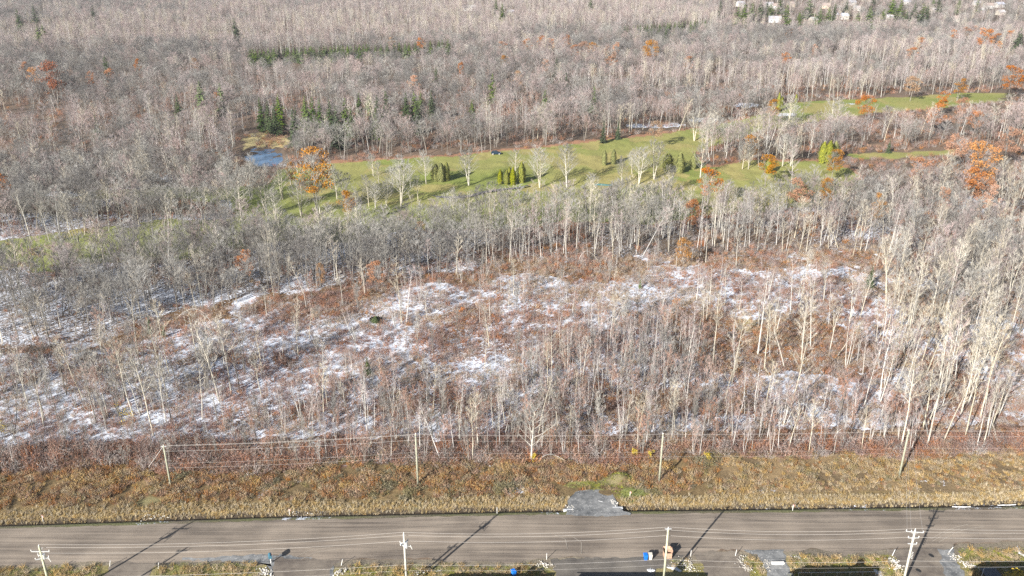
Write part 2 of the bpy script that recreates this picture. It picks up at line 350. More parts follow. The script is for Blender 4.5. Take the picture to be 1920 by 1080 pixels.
# the road as a strip of quads so that its crown rises a little
rb = MB(); xs = np.arange(-170, 171, 1.0); pj = random.Random(5)
rows = []
for x in xs:
    y0, y1 = float(nearY(x)) + (float(vnoise(x, 0, 5, 3)) - .6) * 2.2 + pj.uniform(-.25, .25), float(farY(x)) + pj.uniform(-.2, .2)
    rows.append([(x, y0 + (y1 - y0) * t / 6, .02 + .10 * math.sin(math.pi * t / 6)) for t in range(7)])
for i in range(len(xs) - 1):
    for k in range(6): rb.face((rows[i][k], rows[i + 1][k], rows[i + 1][k + 1], rows[i][k + 1]))
tag(rb.build('road', M_ROAD), kind='structure')
def gp(lst): return [tuple(G(*p)[:2]) for p in lst]
def drive(lst, z, m, seed, name='driveway'): return sheet(name, gp(lst), z, m, seed=seed)
drive([(215, 1049), (300, 1050), (275, 1085), (240, 1120), (150, 1120), (195, 1080)], .030, M_DRIVE, 11)
drive([(430, 1046), (520, 1040), (650, 1042), (628, 1060), (622, 1120), (512, 1120), (505, 1070), (500, 1056)], .034, M_GRAV, 12, 'gravel_shoulder')
drive([(520, 1046), (650, 1048), (622, 1060), (615, 1120), (518, 1120), (512, 1070)], .038, M_DRIVE, 13)
drive([(1035, 1050), (1190, 1040), (1285, 1036), (1270, 1060), (1230, 1066), (1235, 1120), (1060, 1120), (1040, 1075)], .034, M_PAVE, 14)
drive([(1300, 1034), (1378, 1034), (1400, 1062), (1420, 1120), (1330, 1120), (1320, 1065)], .038, M_DRIVE, 15)
drive([(1395, 1031), (1470, 1029), (1476, 1055), (1500, 1120), (1440, 1120), (1435, 1062), (1420, 1040)], .034, M_GRAV, 16, 'gravel_shoulder')
drive([(1660, 1030), (1790, 1022), (1786, 1040), (1830, 1120), (1700, 1120), (1695, 1068), (1680, 1048)], .038, M_DRIVE, 17)
drive([(1760, 1030), (1790, 1030), (1788, 1045), (1838, 1120), (1790, 1120), (1765, 1060)], .046, M_GRAV, 18, 'gravel_shoulder')
drive([(340, 1046), (505, 1040), (510, 1062), (488, 1056), (430, 1052), (345, 1050)], .046, M_GRAV, 19, 'gravel_shoulder')
sheet('gravel_pad', gp(PAD), .13, M_GRAV, .2, .8, 21)
sheet('pond', gp(POND), -.2, M_WATER, .8, 4, 22)
sheet('cart_path', gp([(806, 368), (825, 370), (850, 370.5), (880, 368), (905, 361), (935, 356.5), (965, 354), (990, 349), (992, 350.5), (966, 356), (938, 358.5), (908, 363.5), (882, 371.5), (850, 374.5), (822, 373)]), .55, rough_mat('path asphalt', (.08, .08, .09), (.12, .12, .13), .5, .5), .1, 2, 23)
# wheel tracks crossing the road into the drives
M_TRACK = mat('pale wheel track dust', (.34, .30, .25), .95, .12, 2)
def track(pts, w=.22, z=.16):
    b_ = MB(); P_ = [G(*p) for p in pts]; Q = []
    for i in range(len(P_) - 1):
        for t in range(8): Q.append(P_[i].lerp(P_[i + 1], t / 8))
    Q.append(P_[-1])
    for i in range(len(Q) - 1):
        d = (Q[i + 1] - Q[i]).normalized(); s_ = Vector((-d.y, d.x, 0)) * w / 2
        b_.face([(p.x, p.y, z) for p in (Q[i] - s_, Q[i] + s_, Q[i + 1] + s_, Q[i + 1] - s_)])
    tag(b_.build('wheel_track', M_TRACK), kind='structure')
for pts in ([(1745, 1012), (1765, 1000), (1790, 990), (1815, 984)], [(1760, 1018), (1782, 1004), (1808, 994), (1845, 988)], [(1748, 1016), (1775, 1000), (1800, 992)],
            [(1040, 1004), (1060, 1012), (1064, 1030)], [(1072, 1006), (1090, 1018), (1090, 1040)], [(555, 1045), (580, 1033), (625, 1026)], [(565, 1050), (592, 1037), (640, 1029)]):
    track(pts, .10, .135)

# ------------------------------------------------------------------ tree kinds
def limb(mb, a, d, L, r, sides, rnd, m, up=.25, seg=3):
    pts = [Vector(a)]; dd_ = Vector(d).normalized(); rad = [r]
    for i in range(seg):
        dd_ = (dd_ + Vector((rnd.uniform(-.18, .18), rnd.uniform(-.18, .18), up * .5))).normalized()
        pts.append(pts[-1] + dd_ * (L / seg)); rad.append(r * (1 - (i + 1) / seg * .8))
    mb.tube(pts, rad, sides, m, cap=False); return pts
def at_t(pts, t):
    k = t * (len(pts) - 1); i = min(int(k), len(pts) - 2); return pts[i].lerp(pts[i + 1], k - i), (pts[i + 1] - pts[i]).normalized()
def grow_tree(kind, seed):
    """returns trunk MB (trunk and limbs) and crown MB (branches and twigs); heights about 14 m"""
    r = random.Random(seed); T = MB(); K = MB()
    cfg = dict(aspen=(14, .108, .42, 14, 2.5, .9, 5, 6, 1.0), maple=(14, .12, .30, 16, 3.6, .6, 7, 8, 1.1), sapling=(9, .055, .38, 9, 1.3, 1.5, 4, 5, .75), shade=(15, .22, .22, 24, 4.3, .62, 9, 10, 1.0))[kind]
    H, r0, base, nl, LL, upf, nb, nt, tl = cfg
    stems = 1 if r.random() < .7 or kind == 'aspen' else 2
    if kind == 'sapling': stems = r.choice((1, 1, 2, 3))
    if kind == 'shade': stems = r.choice((1, 2))
    for sidx in range(stems):
        lean = Vector((r.uniform(-.07, .07), r.uniform(-.07, .07), 0)) + (Vector((math.cos(sidx * 2.4 + seed), math.sin(sidx * 2.4 + seed), 0)) * .09 if stems > 1 else Vector())
        Hs = H * r.uniform(.85, 1.05); seg = 7; pts = []; rad = []; c = Vector((0, 0, -.3)); dv = (Vector((0, 0, 1)) + lean).normalized()
        for i in range(seg + 1):
            pts.append(c.copy()); rad.append(r0 * (1 - i / seg) ** .8 + .012)
            dv = (dv + Vector((r.uniform(-.05, .05), r.uniform(-.05, .05), .03))).normalized(); c = c + dv * (Hs / seg)
        T.tube(pts, rad, 6 if r0 > .1 else 4, 0, cap=False)
        for k in range(nl):
            t = base + (1 - base) * ((k + r.random()) / nl) ** .9 * .97
            p, d = at_t(pts, t); a = k * 2.4 + r.uniform(-.5, .5)
            prof = (1 - (t - base) / (1 - base)) ** .6 * .85 + .25
            if kind in ('maple', 'shade'): prof *= .75 + .5 * math.sin(math.pi * min(1, (t - base) / (1 - base) + .2))
            L = LL * prof * r.uniform(.75, 1.25); dl = Vector((math.cos(a), math.sin(a), upf * r.uniform(.7, 1.4)))
            q = limb(T, p, dl, L, max(.012, r0 * .38 * (1 - t * .6)), 3, r, 0, .3)
            for j in range(nb):
                tt = .25 + .75 * (j + r.random()) / nb; pj, dj = at_t(q, min(tt, .999))
                sd_ = (dj + Vector((r.uniform(-.9, .9), r.uniform(-.9, .9), r.uniform(-.1, .8)))).normalized(); bl = L * .38 * r.uniform(.6, 1.3)
                e = pj + sd_ * bl
                K.twig(pj, e, .04, 0, r)
                for w in range(nt):
                    p0 = pj.lerp(e, r.uniform(.1, 1)); dv2 = (sd_ + Vector((r.uniform(-.8, .8), r.uniform(-.8, .8), r.uniform(-.3, .9)))).normalized()
                    K.twig(p0, p0 + dv2 * tl * r.uniform(.4, 1.1), .03, 0, r)
    return T, K
class Kind: pass
KINDS = {}
def add_kind(key, gen, nvar, mt, mk, seed0):
    k = Kind(); k.tr = []; k.cr = []; k.full = []
    for i in range(nvar):
        T, K = grow_tree(gen, seed0 + i)
        k.tr.append(T.mesh('trunk', mt)); k.cr.append(K.mesh('crown', mk))
        Fm = MB(); Fm.v = T.v + K.v; o = len(T.v); Fm.f = T.f + [tuple(x + o for x in f) for f in K.f]; Fm.m = T.m + [1] * len(K.f)
        k.full.append(Fm.mesh(key, [mt, mk]))
    KINDS[key] = k
add_kind('aspen', 'aspen', 5, M_PALE, M_TW_PALE, 100)
add_kind('birch', 'aspen', 4, M_BIRCH, M_TW_ROSE, 150)
add_kind('maple', 'maple', 6, M_GREY, M_TW_GREY, 200)
add_kind('rosemaple', 'maple', 4, M_GREY, M_TW_ROSE, 250)
add_kind('sapling', 'sapling', 6, M_GREY, M_TW_RED, 300)
add_kind('palesapling', 'sapling', 5, M_BIRCH, M_TW_ROSE, 350)
add_kind('greysapling', 'sapling', 5, M_GREY, M_TW_GREY, 330)
add_kind('darkmaple', 'maple', 4, M_GREY, M_TW_DARK, 270)
add_kind('shade', 'shade', 5, M_PALE, M_TW_GREY, 400)

def leaf_clump(mb, c, rad, n_, sz, r, m=0):
    for k in range(n_):
        while True:
            v = Vector((r.uniform(-1, 1), r.uniform(-1, 1), r.uniform(-1, 1)))
            if v.length < 1: break
        p = Vector(c) + Vector((v.x * rad[0], v.y * rad[1], v.z * rad[2]))
        a = Vector((r.uniform(-1, 1), r.uniform(-1, 1), r.uniform(-1, 1))).normalized() * sz * r.uniform(.6, 1.3)
        b_ = a.cross(Vector((r.uniform(-1, 1), r.uniform(-1, 1), r.uniform(-1, 1)))).normalized() * sz * .5
        mb.face((p - a, p + b_, p + a, p - b_), m)
def oak_meshes(seed, mleaf):
    r = random.Random(seed); T, K = grow_tree('maple', seed); 
    L = MB()
    for k in range(26):
        a = r.uniform(0, 6.283); h = r.uniform(.42, 1.0); rr = 3.3 * math.sqrt(r.random()) * (1.15 - abs(h - .68) * 1.6)
        leaf_clump(L, (math.cos(a) * rr, math.sin(a) * rr, h * 13.2), (1.25, 1.25, .8), 80, .21, r)
    o_ = len(L.v); L.v += K.v; L.f += [tuple(x + o_ for x in f) for f in K.f]; L.m += [1] * len(K.f)
    return T.mesh('trunk', M_GREY), L.mesh('crown', [mleaf, M_TW_GREY])
OAKS = [oak_meshes(500 + i, M_OAK) for i in range(4)]
OAKB = [oak_meshes(520 + i, M_OAKB) for i in range(2)]
OAKR = [oak_meshes(530, M_RED)]; OAKY = [oak_meshes(540, mat('ochre leaves', (.50, .245, .075), .8, scale=1.2, col2=(.36, .16, .05)))]
def conifer(seed, mt, wide=.24, H=14.0, dens=1.0, low=.06):
    r = random.Random(seed); T = MB(); T.tube([(0, 0, -.3), (0, 0, H * .5), (0, 0, H * .98)], [.17, .1, .02], 6)
    K = MB(); nlay = int(26 * dens)
    for i in range(nlay):
        t = low + (1 - low) * i / nlay; R_ = H * wide * (1 - t) ** .85 * r.uniform(.75, 1.15) + .15; nb = max(5, int(13 * (1 - t) + 4))
        for k in range(nb):
            a = r.uniform(0, 6.283); L = R_ * r.uniform(.6, 1.15); dr = r.uniform(.1, .35)
            p0 = Vector((0, 0, H * t)); p1 = Vector((math.cos(a) * L, math.sin(a) * L, H * t - dr * L)); s_ = Vector((-math.sin(a), math.cos(a), 0))
            for q in range(3):
                u = r.uniform(.25, .9); c = p0.lerp(p1, u); w = .25 * L * (1.2 - u) + .12
                K.face((c - s_ * w * r.uniform(.6, 1.2) + Vector((0, 0, r.uniform(-.25, .1))), p0.lerp(p1, max(0, u - .3)) + Vector((0, 0, .12)), c + s_ * w * r.uniform(.6, 1.2) + Vector((0, 0, r.uniform(-.25, .1))), p0.lerp(p1, min(1.1, u + .3))))
    return T.mesh('trunk', M_GREY), K.mesh('crown', mt)
def cedar(seed, Rd=1.5, H=6.0, mt=None):
    r = random.Random(seed); T = MB(); T.tube([(0, 0, -.2), (0, 0, H * .6)], [.12, .04], 6); K = MB()
    for k in range(900):
        t = r.random() ** .8; a = r.uniform(0, 6.283); pr = Rd * (math.sin(math.pi * min(1, .22 + t * .78)) ** .7 if t < .96 else .15) * r.uniform(.72, 1.05) * (1 + .12 * math.sin(a * 3 + seed))
        p = Vector((math.cos(a) * pr, math.sin(a) * pr, .1 + t * H)); up = Vector((math.cos(a) * .25, math.sin(a) * .25, 1)).normalized() * r.uniform(.25, .5)
        s_ = Vector((-math.sin(a), math.cos(a), 0)) * r.uniform(.1, .22)
        K.face((p - s_, p + s_ * .9, p + up))
    cz = MB(); 
    prof = [(0.0, .5), (.25, .78), (.5, .8), (.75, .55), (.95, .1)]
    K.tube([(0, 0, .1 + t * H) for t, _ in prof], [Rd * w * .85 for _, w in prof], 9, cap=True)
    return T.mesh('trunk', M_GREY), K.mesh('crown', mt or M_CED)
SPRU = [conifer(600 + i, M_SPR, .20 + .03 * (i % 3)) for i in range(4)]
PINE = [conifer(620 + i, M_SPRL, .27, 13, .9) for i in range(3)]
CEDS = [cedar(640 + i) for i in range(4)]

def place(name, pair, loc, h_scale, label, cat, group=None, rz=0.0, tilt=(0, 0), wide=1.0):
    e = empty(name, loc, rz, (h_scale * wide, h_scale * wide, h_scale), tilt[0], tilt[1]); tag(e, label, cat, group)
    for nm, me_ in (('trunk', pair[0]), ('crown', pair[1])):
        o = bpy.data.objects.new(nm, me_); C.objects.link(o); o.parent = e
    return e

OR = [(588, 318, 62, 'B'), (465, 440, 28, 'O'), (458, 490, 30, 'O'), (790, 432, 24, 'B'), (703, 508, 30, 'O'), (600, 510, 16, 'B'), (1298, 395, 27, 'O'), (1283, 463, 28, 'B'), (1332, 338, 42, 'O'), (1838, 300, 56, 'Y'), (1830, 335, 36, 'O'), (1848, 354, 36, 'O'), (1860, 368, 26, 'O'),
      (1795, 272, 36, 'O'), (1728, 316, 34, 'O'), (1895, 262, 40, 'O'), (1900, 142, 32, 'O'), (1500, 356, 42, 'O'), (1550, 353, 26, 'B'), (1625, 194, 30, 'O'), (1755, 212, 30, 'O'), (1770, 185, 22, 'O'), (1805, 197, 22, 'O'), (1830, 222, 24, 'O'), (1710, 100, 20, 'O'), (1790, 64, 16, 'O'), (1812, 60, 16, 'O'),
      (1848, 68, 26, 'O'), (1866, 74, 20, 'O'), (1830, 56, 12, 'O'), (1872, 88, 12, 'Y'), (1895, 65, 12, 'O'), (1725, 82, 20, 'O'), (1473, 109, 18, 'O'), (1528, 93, 10, 'O'), (1222, 90, 28, 'B'), (1292, 116, 18, 'O'), (1147, 110, 22, 'O'), (1095, 90, 22, 'O'), (1112, 88, 16, 'B'), (1076, 94, 14, 'O'), (1061, 77, 20, 'O'),
      (1015, 76, 14, 'O'), (1033, 81, 14, 'O'), (988, 82, 16, 'O'), (1136, 94, 14, 'O'), (1156, 89, 12, 'O'), (1023, 122, 14, 'O'), (775, 155, 22, 'O'), (790, 80, 16, 'O'), (735, 80, 14, 'B'), (864, 127, 10, 'O'), (943, 88, 18, 'O'), (946, 113, 16, 'B'), (97, 140, 40, 'R'), (65, 141, 26, 'Y'), (45, 128, 16, 'O'), (170, 146, 14, 'O'),
      (205, 140, 16, 'O'), (410, 187, 18, 'O'), (257, 122, 12, 'O'), (365, 118, 14, 'B'), (2, 345, 30, 'O'), (1712, 156, 26, 'B'), (1800, 160, 22, 'B'), (1480, 62, 14, 'O'), (1650, 385, 24, 'B'), (1770, 372, 22, 'O'), (1565, 300, 30, 'B'), (1440, 305, 34, 'B'), (975, 145, 20, 'B'), (1230, 240, 26, 'B'), (1450, 200, 24, 'B'), (650, 375, 28, 'B'), (1410, 270, 26, 'B'), (545, 320, 16, 'B'), (1830, 330, 24, 'O')]
CO = [(60, 40, 34, 'S'), (30, 38, 22, 'S'), (68, 62, 16, 'P'), (78, 60, 15, 'P'), (172, 26, 18, 'S'), (438, 58, 26, 'S'), (372, 188, 38, 'P'), (410, 182, 28, 'P'), (186, 262, 48, 'S'), (268, 283, 28, 'P'), (330, 195, 18, 'S'), (195, 120, 18, 'S'),
      (485, 205, 32, 'S'), (500, 210, 28, 'S'), (512, 214, 30, 'S'), (520, 200, 34, 'P'), (547, 232, 44, 'S'), (556, 238, 44, 'S'), (570, 205, 36, 'P'), (584, 212, 42, 'S'), (597, 214, 40, 'S'), (616, 218, 44, 'S'), (628, 232, 46, 'S'), (645, 214, 42, 'P'), (657, 220, 30, 'S'), (672, 196, 30, 'S'), (690, 190, 22, 'P'),
      (706, 206, 38, 'S'), (703, 220, 24, 'P'), (722, 195, 34, 'S'), (760, 192, 28, 'S'), (780, 210, 30, 'S'), (776, 190, 26, 'P'), (788, 185, 22, 'P'), (808, 188, 26, 'S'), (923, 160, 24, 'P'), (817, 140, 14, 'S'), (672, 110, 14, 'S'), (1062, 150, 16, 'S'), (1044, 120, 14, 'S'), (1115, 176, 16, 'P'), (1022, 186, 20, 'P'), (885, 200, 16, 'P'),
      (1131, 269, 40, 'S'), (1158, 262, 34, 'S'), (1665, 288, 26, 'S'), (1630, 540, 42, 'S'), (283, 625, 34, 'S'), (308, 632, 24, 'S'), (1916, 75, 26, 'S'), (1478, 40, 32, 'P'), (1500, 42, 20, 'P'), (1352, 18, 18, 'S'), (1385, 30, 18, 'P'), (1398, 32, 26, 'P'), (1412, 28, 24, 'P'), (1428, 24, 24, 'P'), (1447, 24, 20, 'P'), (1440, 14, 14, 'S'),
      (1520, 18, 26, 'P'), (1540, 36, 22, 'P'), (1556, 30, 18, 'P'), (1530, 42, 16, 'P'), (1567, 24, 18, 'S'), (1590, 16, 18, 'S'), (1610, 40, 18, 'P'), (1634, 38, 28, 'P'), (1658, 36, 20, 'P'), (1680, 38, 24, 'P'), (1676, 18, 26, 'P'), (1692, 20, 22, 'P'), (1702, 36, 16, 'S'), (1718, 24, 22, 'S'), (1734, 30, 26, 'P'), (1741, 32, 24, 'S'),
      (1764, 14, 24, 'S'), (1800, 12, 16, 'P'), (1836, 12, 16, 'P'), (1752, 10, 14, 'P'), (930, 12, 14, 'P'), (942, 20, 14, 'P'), (1108, 8, 14, 'S'), (1640, 12, 22, 'S'), (1466, 10, 22, 'P'), (1250, 60, 12, 'S'), (690, 702, 34, 'P'), (1200, 540, 16, 'P')]

CLR = []          # x, y, radius, length of the gap kept open towards the road
def oak_spot(cx, cy, w):
    sc = w / scale_at(G(cx, cy, 9.0).y) / 7.4; zc = max(9.5 * sc, 9.5 if cy < 420 else 7.5); p = G(cx, cy, zc); return p, sc, zc / 9.5
OAK_P = []
for (cx, cy, w, c) in OR:
    p, sc, hs = oak_spot(cx, cy, w); OAK_P.append((p.x, p.y, sc, hs)); CLR.append((p.x, p.y, 3.7 * sc, 9 if cy < 420 else 5))
def con_spot(bx, by, hp):
    g = G(bx, by); Hv = hp / scale_at(g.y) / .93
    if by > 236: return g.x, g.y, Hv
    H_ = min(26, Hv + (6 if by < 60 and bx > 1340 else 9.5)); p = G(bx, by - hp, H_); return p.x, p.y, H_
CON_P = []
for (bx, by, hp, c) in CO:
    hp = hp * .78 if (480 < bx < 820 and 180 < by < 245) else hp
    x, y, H_ = con_spot(bx, by, hp); CON_P.append((x, y, H_)); CLR.append((x, y, 2.8, (34 if by < 70 else 17) if by < 240 else 4))
HEDGES = [((468, 104), (700, 94), 34, 13, 'yellow-green pine in the long hedge row across the upper left woods'),
          ((705, 92), (852, 80), 14, 9, 'yellow-green pine at the thin right end of the long hedge row'),
          ((1172, 56), (1330, 44), 22, 9, 'yellow-green pine in the short hedge row below the far houses')]
HED_P = []
for (p0, p1, n_, hp, label) in HEDGES:
    for i in range(n_):
        t = (i + R.uniform(-.3, .3)) / n_; bx = p0[0] + (p1[0] - p0[0]) * t; by = p0[1] + (p1[1] - p0[1]) * t
        Hm = 12 * R.uniform(.82, 1.12); g = G(bx, by - hp, Hm); HED_P.append((g.x, g.y + R.uniform(-3, 3), Hm, label)); CLR.append((g.x, g.y, 5.0, 36))
HS = [(1440, 14, 16, 1, 0), (1457, 17, 15, 1, 1), (1578, 36, 20, 1, 2), (1524, 44, 14, 0, 3), (1668, 38, 12, 0, 3), (1725, 38, 22, 0, 3), (1596, 10, 14, 1, 0), (1852, 16, 16, 1, 1), (1872, 14, 18, 1, 2), (1837, 24, 10, 3, 3), (1452, 42, 22, 3, 0), (1790, 40, 10, 0, 1),
      (880, 20, 24, 1, 3), (912, 20, 14, 1, 1), (958, 28, 12, 0, 0), (1072, 10, 14, 1, 3), (1388, 12, 14, 1, 0), (1752, 24, 10, 0, 3), (1548, 16, 14, 2, 1), (1606, 20, 10, 1, 3), (1875, 28, 12, 0, 3), (1830, 10, 12, 1, 0), (1482, 12, 12, 2, 1), (1700, 8, 12, 1, 2)]
for (bx, by, wp, wi, ri) in HS:
    g = G(bx, by); CLR.append((g.x, g.y, wp / scale_at(g.y) * .6, 32))
def cleared(X, Y):
    r_ = np.zeros(len(X), bool)
    for cx, cy, rad, ln in CLR:
        dl = math.hypot(cx, cy); ux, uy = -cx / dl, -cy / dl; ax, ay = X - cx, Y - cy; al = ax * ux + ay * uy; ac = np.abs(ax * uy - ay * ux)
        r_ |= (ac < rad) & (al > -rad) & (al < ln)
    return r_
# ------------------------------------------------------------------ where the bare trees stand
GOLF_S = [(382, 332), (440, 318), (500, 330), (560, 392), (470, 405), (400, 400)]
rng = np.random.default_rng(12)
def cand(x0, x1, y0, y1, step):
    X, Y = np.meshgrid(np.arange(x0, x1, step), np.arange(y0, y1, step))
    X = X.ravel() + rng.uniform(-.5, .5, X.size) * step; Y = Y.ravel() + rng.uniform(-.5, .5, Y.size) * step
    return X, Y
trees = []      # x, y, kind, height, px, py
def scatter_zone(X, Y, cell):
    px, py = PX(X, Y); ok = (px > -110) & (px < 2030) & (py > -22) & (py < 900)
    X, Y, px, py = X[ok], Y[ok], px[ok], py[ok]
    n1 = fbm(X, Y, 35, 81); n2 = fbm(X, Y, 12, 82); n3 = fbm(X, Y, 90, 83)
    cleard = cleared(X, Y); te = lin(THICK_E, px); tt = lin(THICK_T, px); ct = lin(CLEAR_T, px)
    ing = inpoly(px, py, GOLF) | inpoly(px, py, GOLF2) | inpoly(px, py, GOLF3) | inpoly(px, py, POND) | inpoly(px, py, REEDS)
    gsc = inpoly(px, py, [(380, 330), (470, 320), (520, 345), (520, 380), (440, 400), (380, 395)]) | inpoly(px, py, [(1270, 262), (1500, 225), (1560, 240), (1560, 300), (1380, 325), (1300, 300)])
    for q_ in EXCL: ing |= inpoly(px, py, q_)
    bump = np.zeros(len(X))
    for (cx, cy, rx, ry, am) in ((780, 62, 520, 26, .34), (300, 75, 300, 18, .22), (1500, 165, 380, 28, .3), (1000, 20, 300, 14, .35), (560, 150, 300, 14, .16), (250, 245, 260, 16, .2), (1750, 215, 150, 16, .2), (150, 165, 200, 40, -.3), (1300, 80, 400, 14, -.25), (420, 120, 300, 14, -.2)):
        bump += am * np.exp(-((px - cx) / rx) ** 2 - ((py - cy) / ry) ** 2)
    u = rng.random(len(X)); a = cell * cell
    for i in range(len(X)):
        x, y, p, q = X[i], Y[i], px[i], py[i]
        if q > te[i] or cleard[i]: continue
        if ing[i] and not gsc[i]:
            if p < 445 and 340 < q < 455: D = .017; W = (('maple', .4), ('darkmaple', .2), ('aspen', .4)); h = (13, 16)
            else: continue
        elif ing[i]:
            D = .006; W = (('shade', .5), ('maple', .5)); h = (13, 17)
        elif q > tt[i]:
            if p < 460: D = .11 * (.4 + n2[i]); W = (('sapling', .45), ('greysapling', .4), ('palesapling', .15)); h = (5, 8)
            elif p > 1720: D = .042; W = (('aspen', .66), ('birch', .08), ('maple', .15), ('palesapling', .15)); h = (15, 23)
            elif p > 1340: D = .085 * (.4 + n2[i]); W = (('palesapling', .55), ('birch', .15), ('aspen', .1), ('sapling', .2)); h = (8, 13)
            else: D = .155 * (.1 + 1.4 * n2[i]); W = (('sapling', .22), ('greysapling', .30), ('palesapling', .32), ('birch', .08), ('aspen', .08)); h = (7, 12.5)
        elif q > ct[i]:
            if p < 460: D = .050 if q > 690 else .012; W = (('aspen', .2), ('maple', .25), ('greysapling', .35), ('sapling', .1), ('palesapling', .1)); h = (10, 17)
            elif p > 1660: D = .045; W = (('aspen', .62), ('birch', .15), ('maple', .23)); h = (13, 20)
            elif p > 1300 and q > 560: D = .024 if q < 700 else .010; W = (('aspen', .5), ('birch', .3), ('palesapling', .2)); h = (11, 18)
            elif p > 1040 and q > 570: D = .03 * n2[i]; W = (('palesapling', .6), ('aspen', .2), ('sapling', .2)); h = (7, 12)
            elif p > 1300: D = .006; W = (('aspen', .6), ('palesapling', .4)); h = (9, 14)
            else: D = .016 + .06 * max(0, n2[i] - .55); W = (('palesapling', .35), ('greysapling', .3), ('sapling', .2), ('aspen', .15)); h = (6, 11)
        elif q > 320 and ct[i] - q < 60 and p < 1700:     # sunny lower edge of the belt: tall pale stems
            D = .045 + .02 * n2[i]; W = (('aspen', .25), ('birch', .30), ('palesapling', .2), ('maple', .25)) if p > 900 else (('aspen', .2), ('maple', .65), ('birch', .05), ('darkmaple', .1)); h = (12, 17)
        elif q > 330:
            D = .055; W = (('maple', .48), ('darkmaple', .20), ('rosemaple', .18), ('aspen', .11), ('birch', .03)); h = (11.5, 15.5)
            if p > 1650: D = .042; W = (('maple', .3), ('rosemaple', .25), ('aspen', .4), ('birch', .05)); h = (12, 17)
        else:
            D = .030 + .014 * n2[i]; pale = n1[i] * .6 + n3[i] * .4 + bump[i]
            if pale > .55: W = (('aspen', .3), ('birch', .35), ('rosemaple', .35))
            elif pale > .42: W = (('maple', .40), ('rosemaple', .42), ('darkmaple', .1), ('aspen', .04), ('birch', .04))
            else: W = (('darkmaple', .45), ('maple', .35), ('rosemaple', .19), ('birch', .01))
            h = (11, 16)
            if q < 60 and p > 1350: D *= .35
            if q < 260 and q > 150 and n2[i] > .62: W = (('sapling', .6), ('birch', .4)); h = (10, 13); D = .05
            if 200 < q < 310 and p < 140 and n1[i] > .45: D = .012
            D *= .75
        if u[i] > D * a: continue
        w = R.random(); 
        for kd, f_ in W:
            w -= f_
            if w <= 0: break
        H_ = R.uniform(*h) * (.66 + .70 * n1[i])
        if kd in ('sapling', 'palesapling', 'greysapling'): H_ *= .82
        trees.append((x, y, kd, H_, p, q))
X, Y = cand(-150, 150, 130, 245, 2.6); scatter_zone(X, Y, 2.6)
X, Y = cand(-330, 330, 245, 480, 4.0); scatter_zone(X, Y, 4.0)
X, Y = cand(-900, 900, 480, 1420, 4.6); scatter_zone(X, Y, 4.6)
print('TREES', len(trees))
NOM = dict(aspen=14, birch=14, maple=14, rosemaple=14, darkmaple=14, greysapling=9, sapling=9, palesapling=9, shade=15)
FAMILY = dict(aspen='aspen', birch='birch', maple='maple', rosemaple='maple', darkmaple='maple', greysapling='sapling', sapling='sapling', palesapling='sapling', shade='maple')
trees.sort(key=lambda t: -t[3] * scale_at(t[1]))
def lab(s):
    w = s.split(); assert len(w) <= 16, s
    return s
RP = [321, 784, 1236, 1686]
def sector(p):
    if p < RP[0]: return 'left of rear poles'
    if p < RP[1]: return 'first to second rear pole'
    if p < RP[2]: return 'second to third rear pole'
    if p < RP[3]: return 'third to fourth rear pole'
    return 'right of fourth rear pole'
def zonename(p, q):
    te = float(lin(THICK_E, p)); tt = float(lin(THICK_T, p)); ct = float(lin(CLEAR_T, p))
    if q > te - 35: return 'at thicket front edge'
    if q > tt: return 'inside roadside thicket'
    if q > (ct + tt) / 2: return 'on near clearing side'
    if q > ct: return 'on far clearing side'
    return 'in belt behind clearing'
KN = dict(aspen=('aspen_tree', 'pale tan bare tree'), birch=('birch_tree', 'white-barked bare tree'), maple=('maple_tree', 'grey bare tree'), rosemaple=('maple_tree', 'mauve-twigged bare tree'), darkmaple=('maple_tree', 'dark-twigged bare tree'),
          greysapling=('sapling', 'grey bare sapling'), sapling=('sapling', 'reddish bare sapling'), palesapling=('sapling', 'pale-stemmed bare sapling'), shade=('shade_tree', 'wide-crowned bare tree'))
def lean_():
    if R.random() < .10: return (R.uniform(-.32, .32), R.uniform(-.32, .32))
    return (R.uniform(-.07, .07), R.uniform(-.07, .07))
cnt = {}; rest = []
for t in trees:
    fam = FAMILY[t[2]]; cnt[fam] = cnt.get(fam, 0)
    lim = 290
    if cnt[fam] >= lim or t[1] > 330: rest.append(t); continue
    cnt[fam] += 1
    x, y, kd, H_, p, q = t; k = KINDS[kd]; v = R.randrange(len(k.tr)); s_ = H_ / NOM[kd]
    nm, ad = KN[kd]
    size = 'tall' if H_ > 15 else ('short' if H_ < 8.5 else 'medium')
    lb = '%s %s %s, %s' % (size, ad, zonename(p, q), sector(p))
    place(nm, (k.tr[v], k.cr[v]), (x, y, float(Z(x, y))), s_, lb, 'tree' if 'sapling' not in nm else 'sapling', lb, R.uniform(0, 6.28), lean_())
print('INDIV', cnt, 'REST', len(rest))

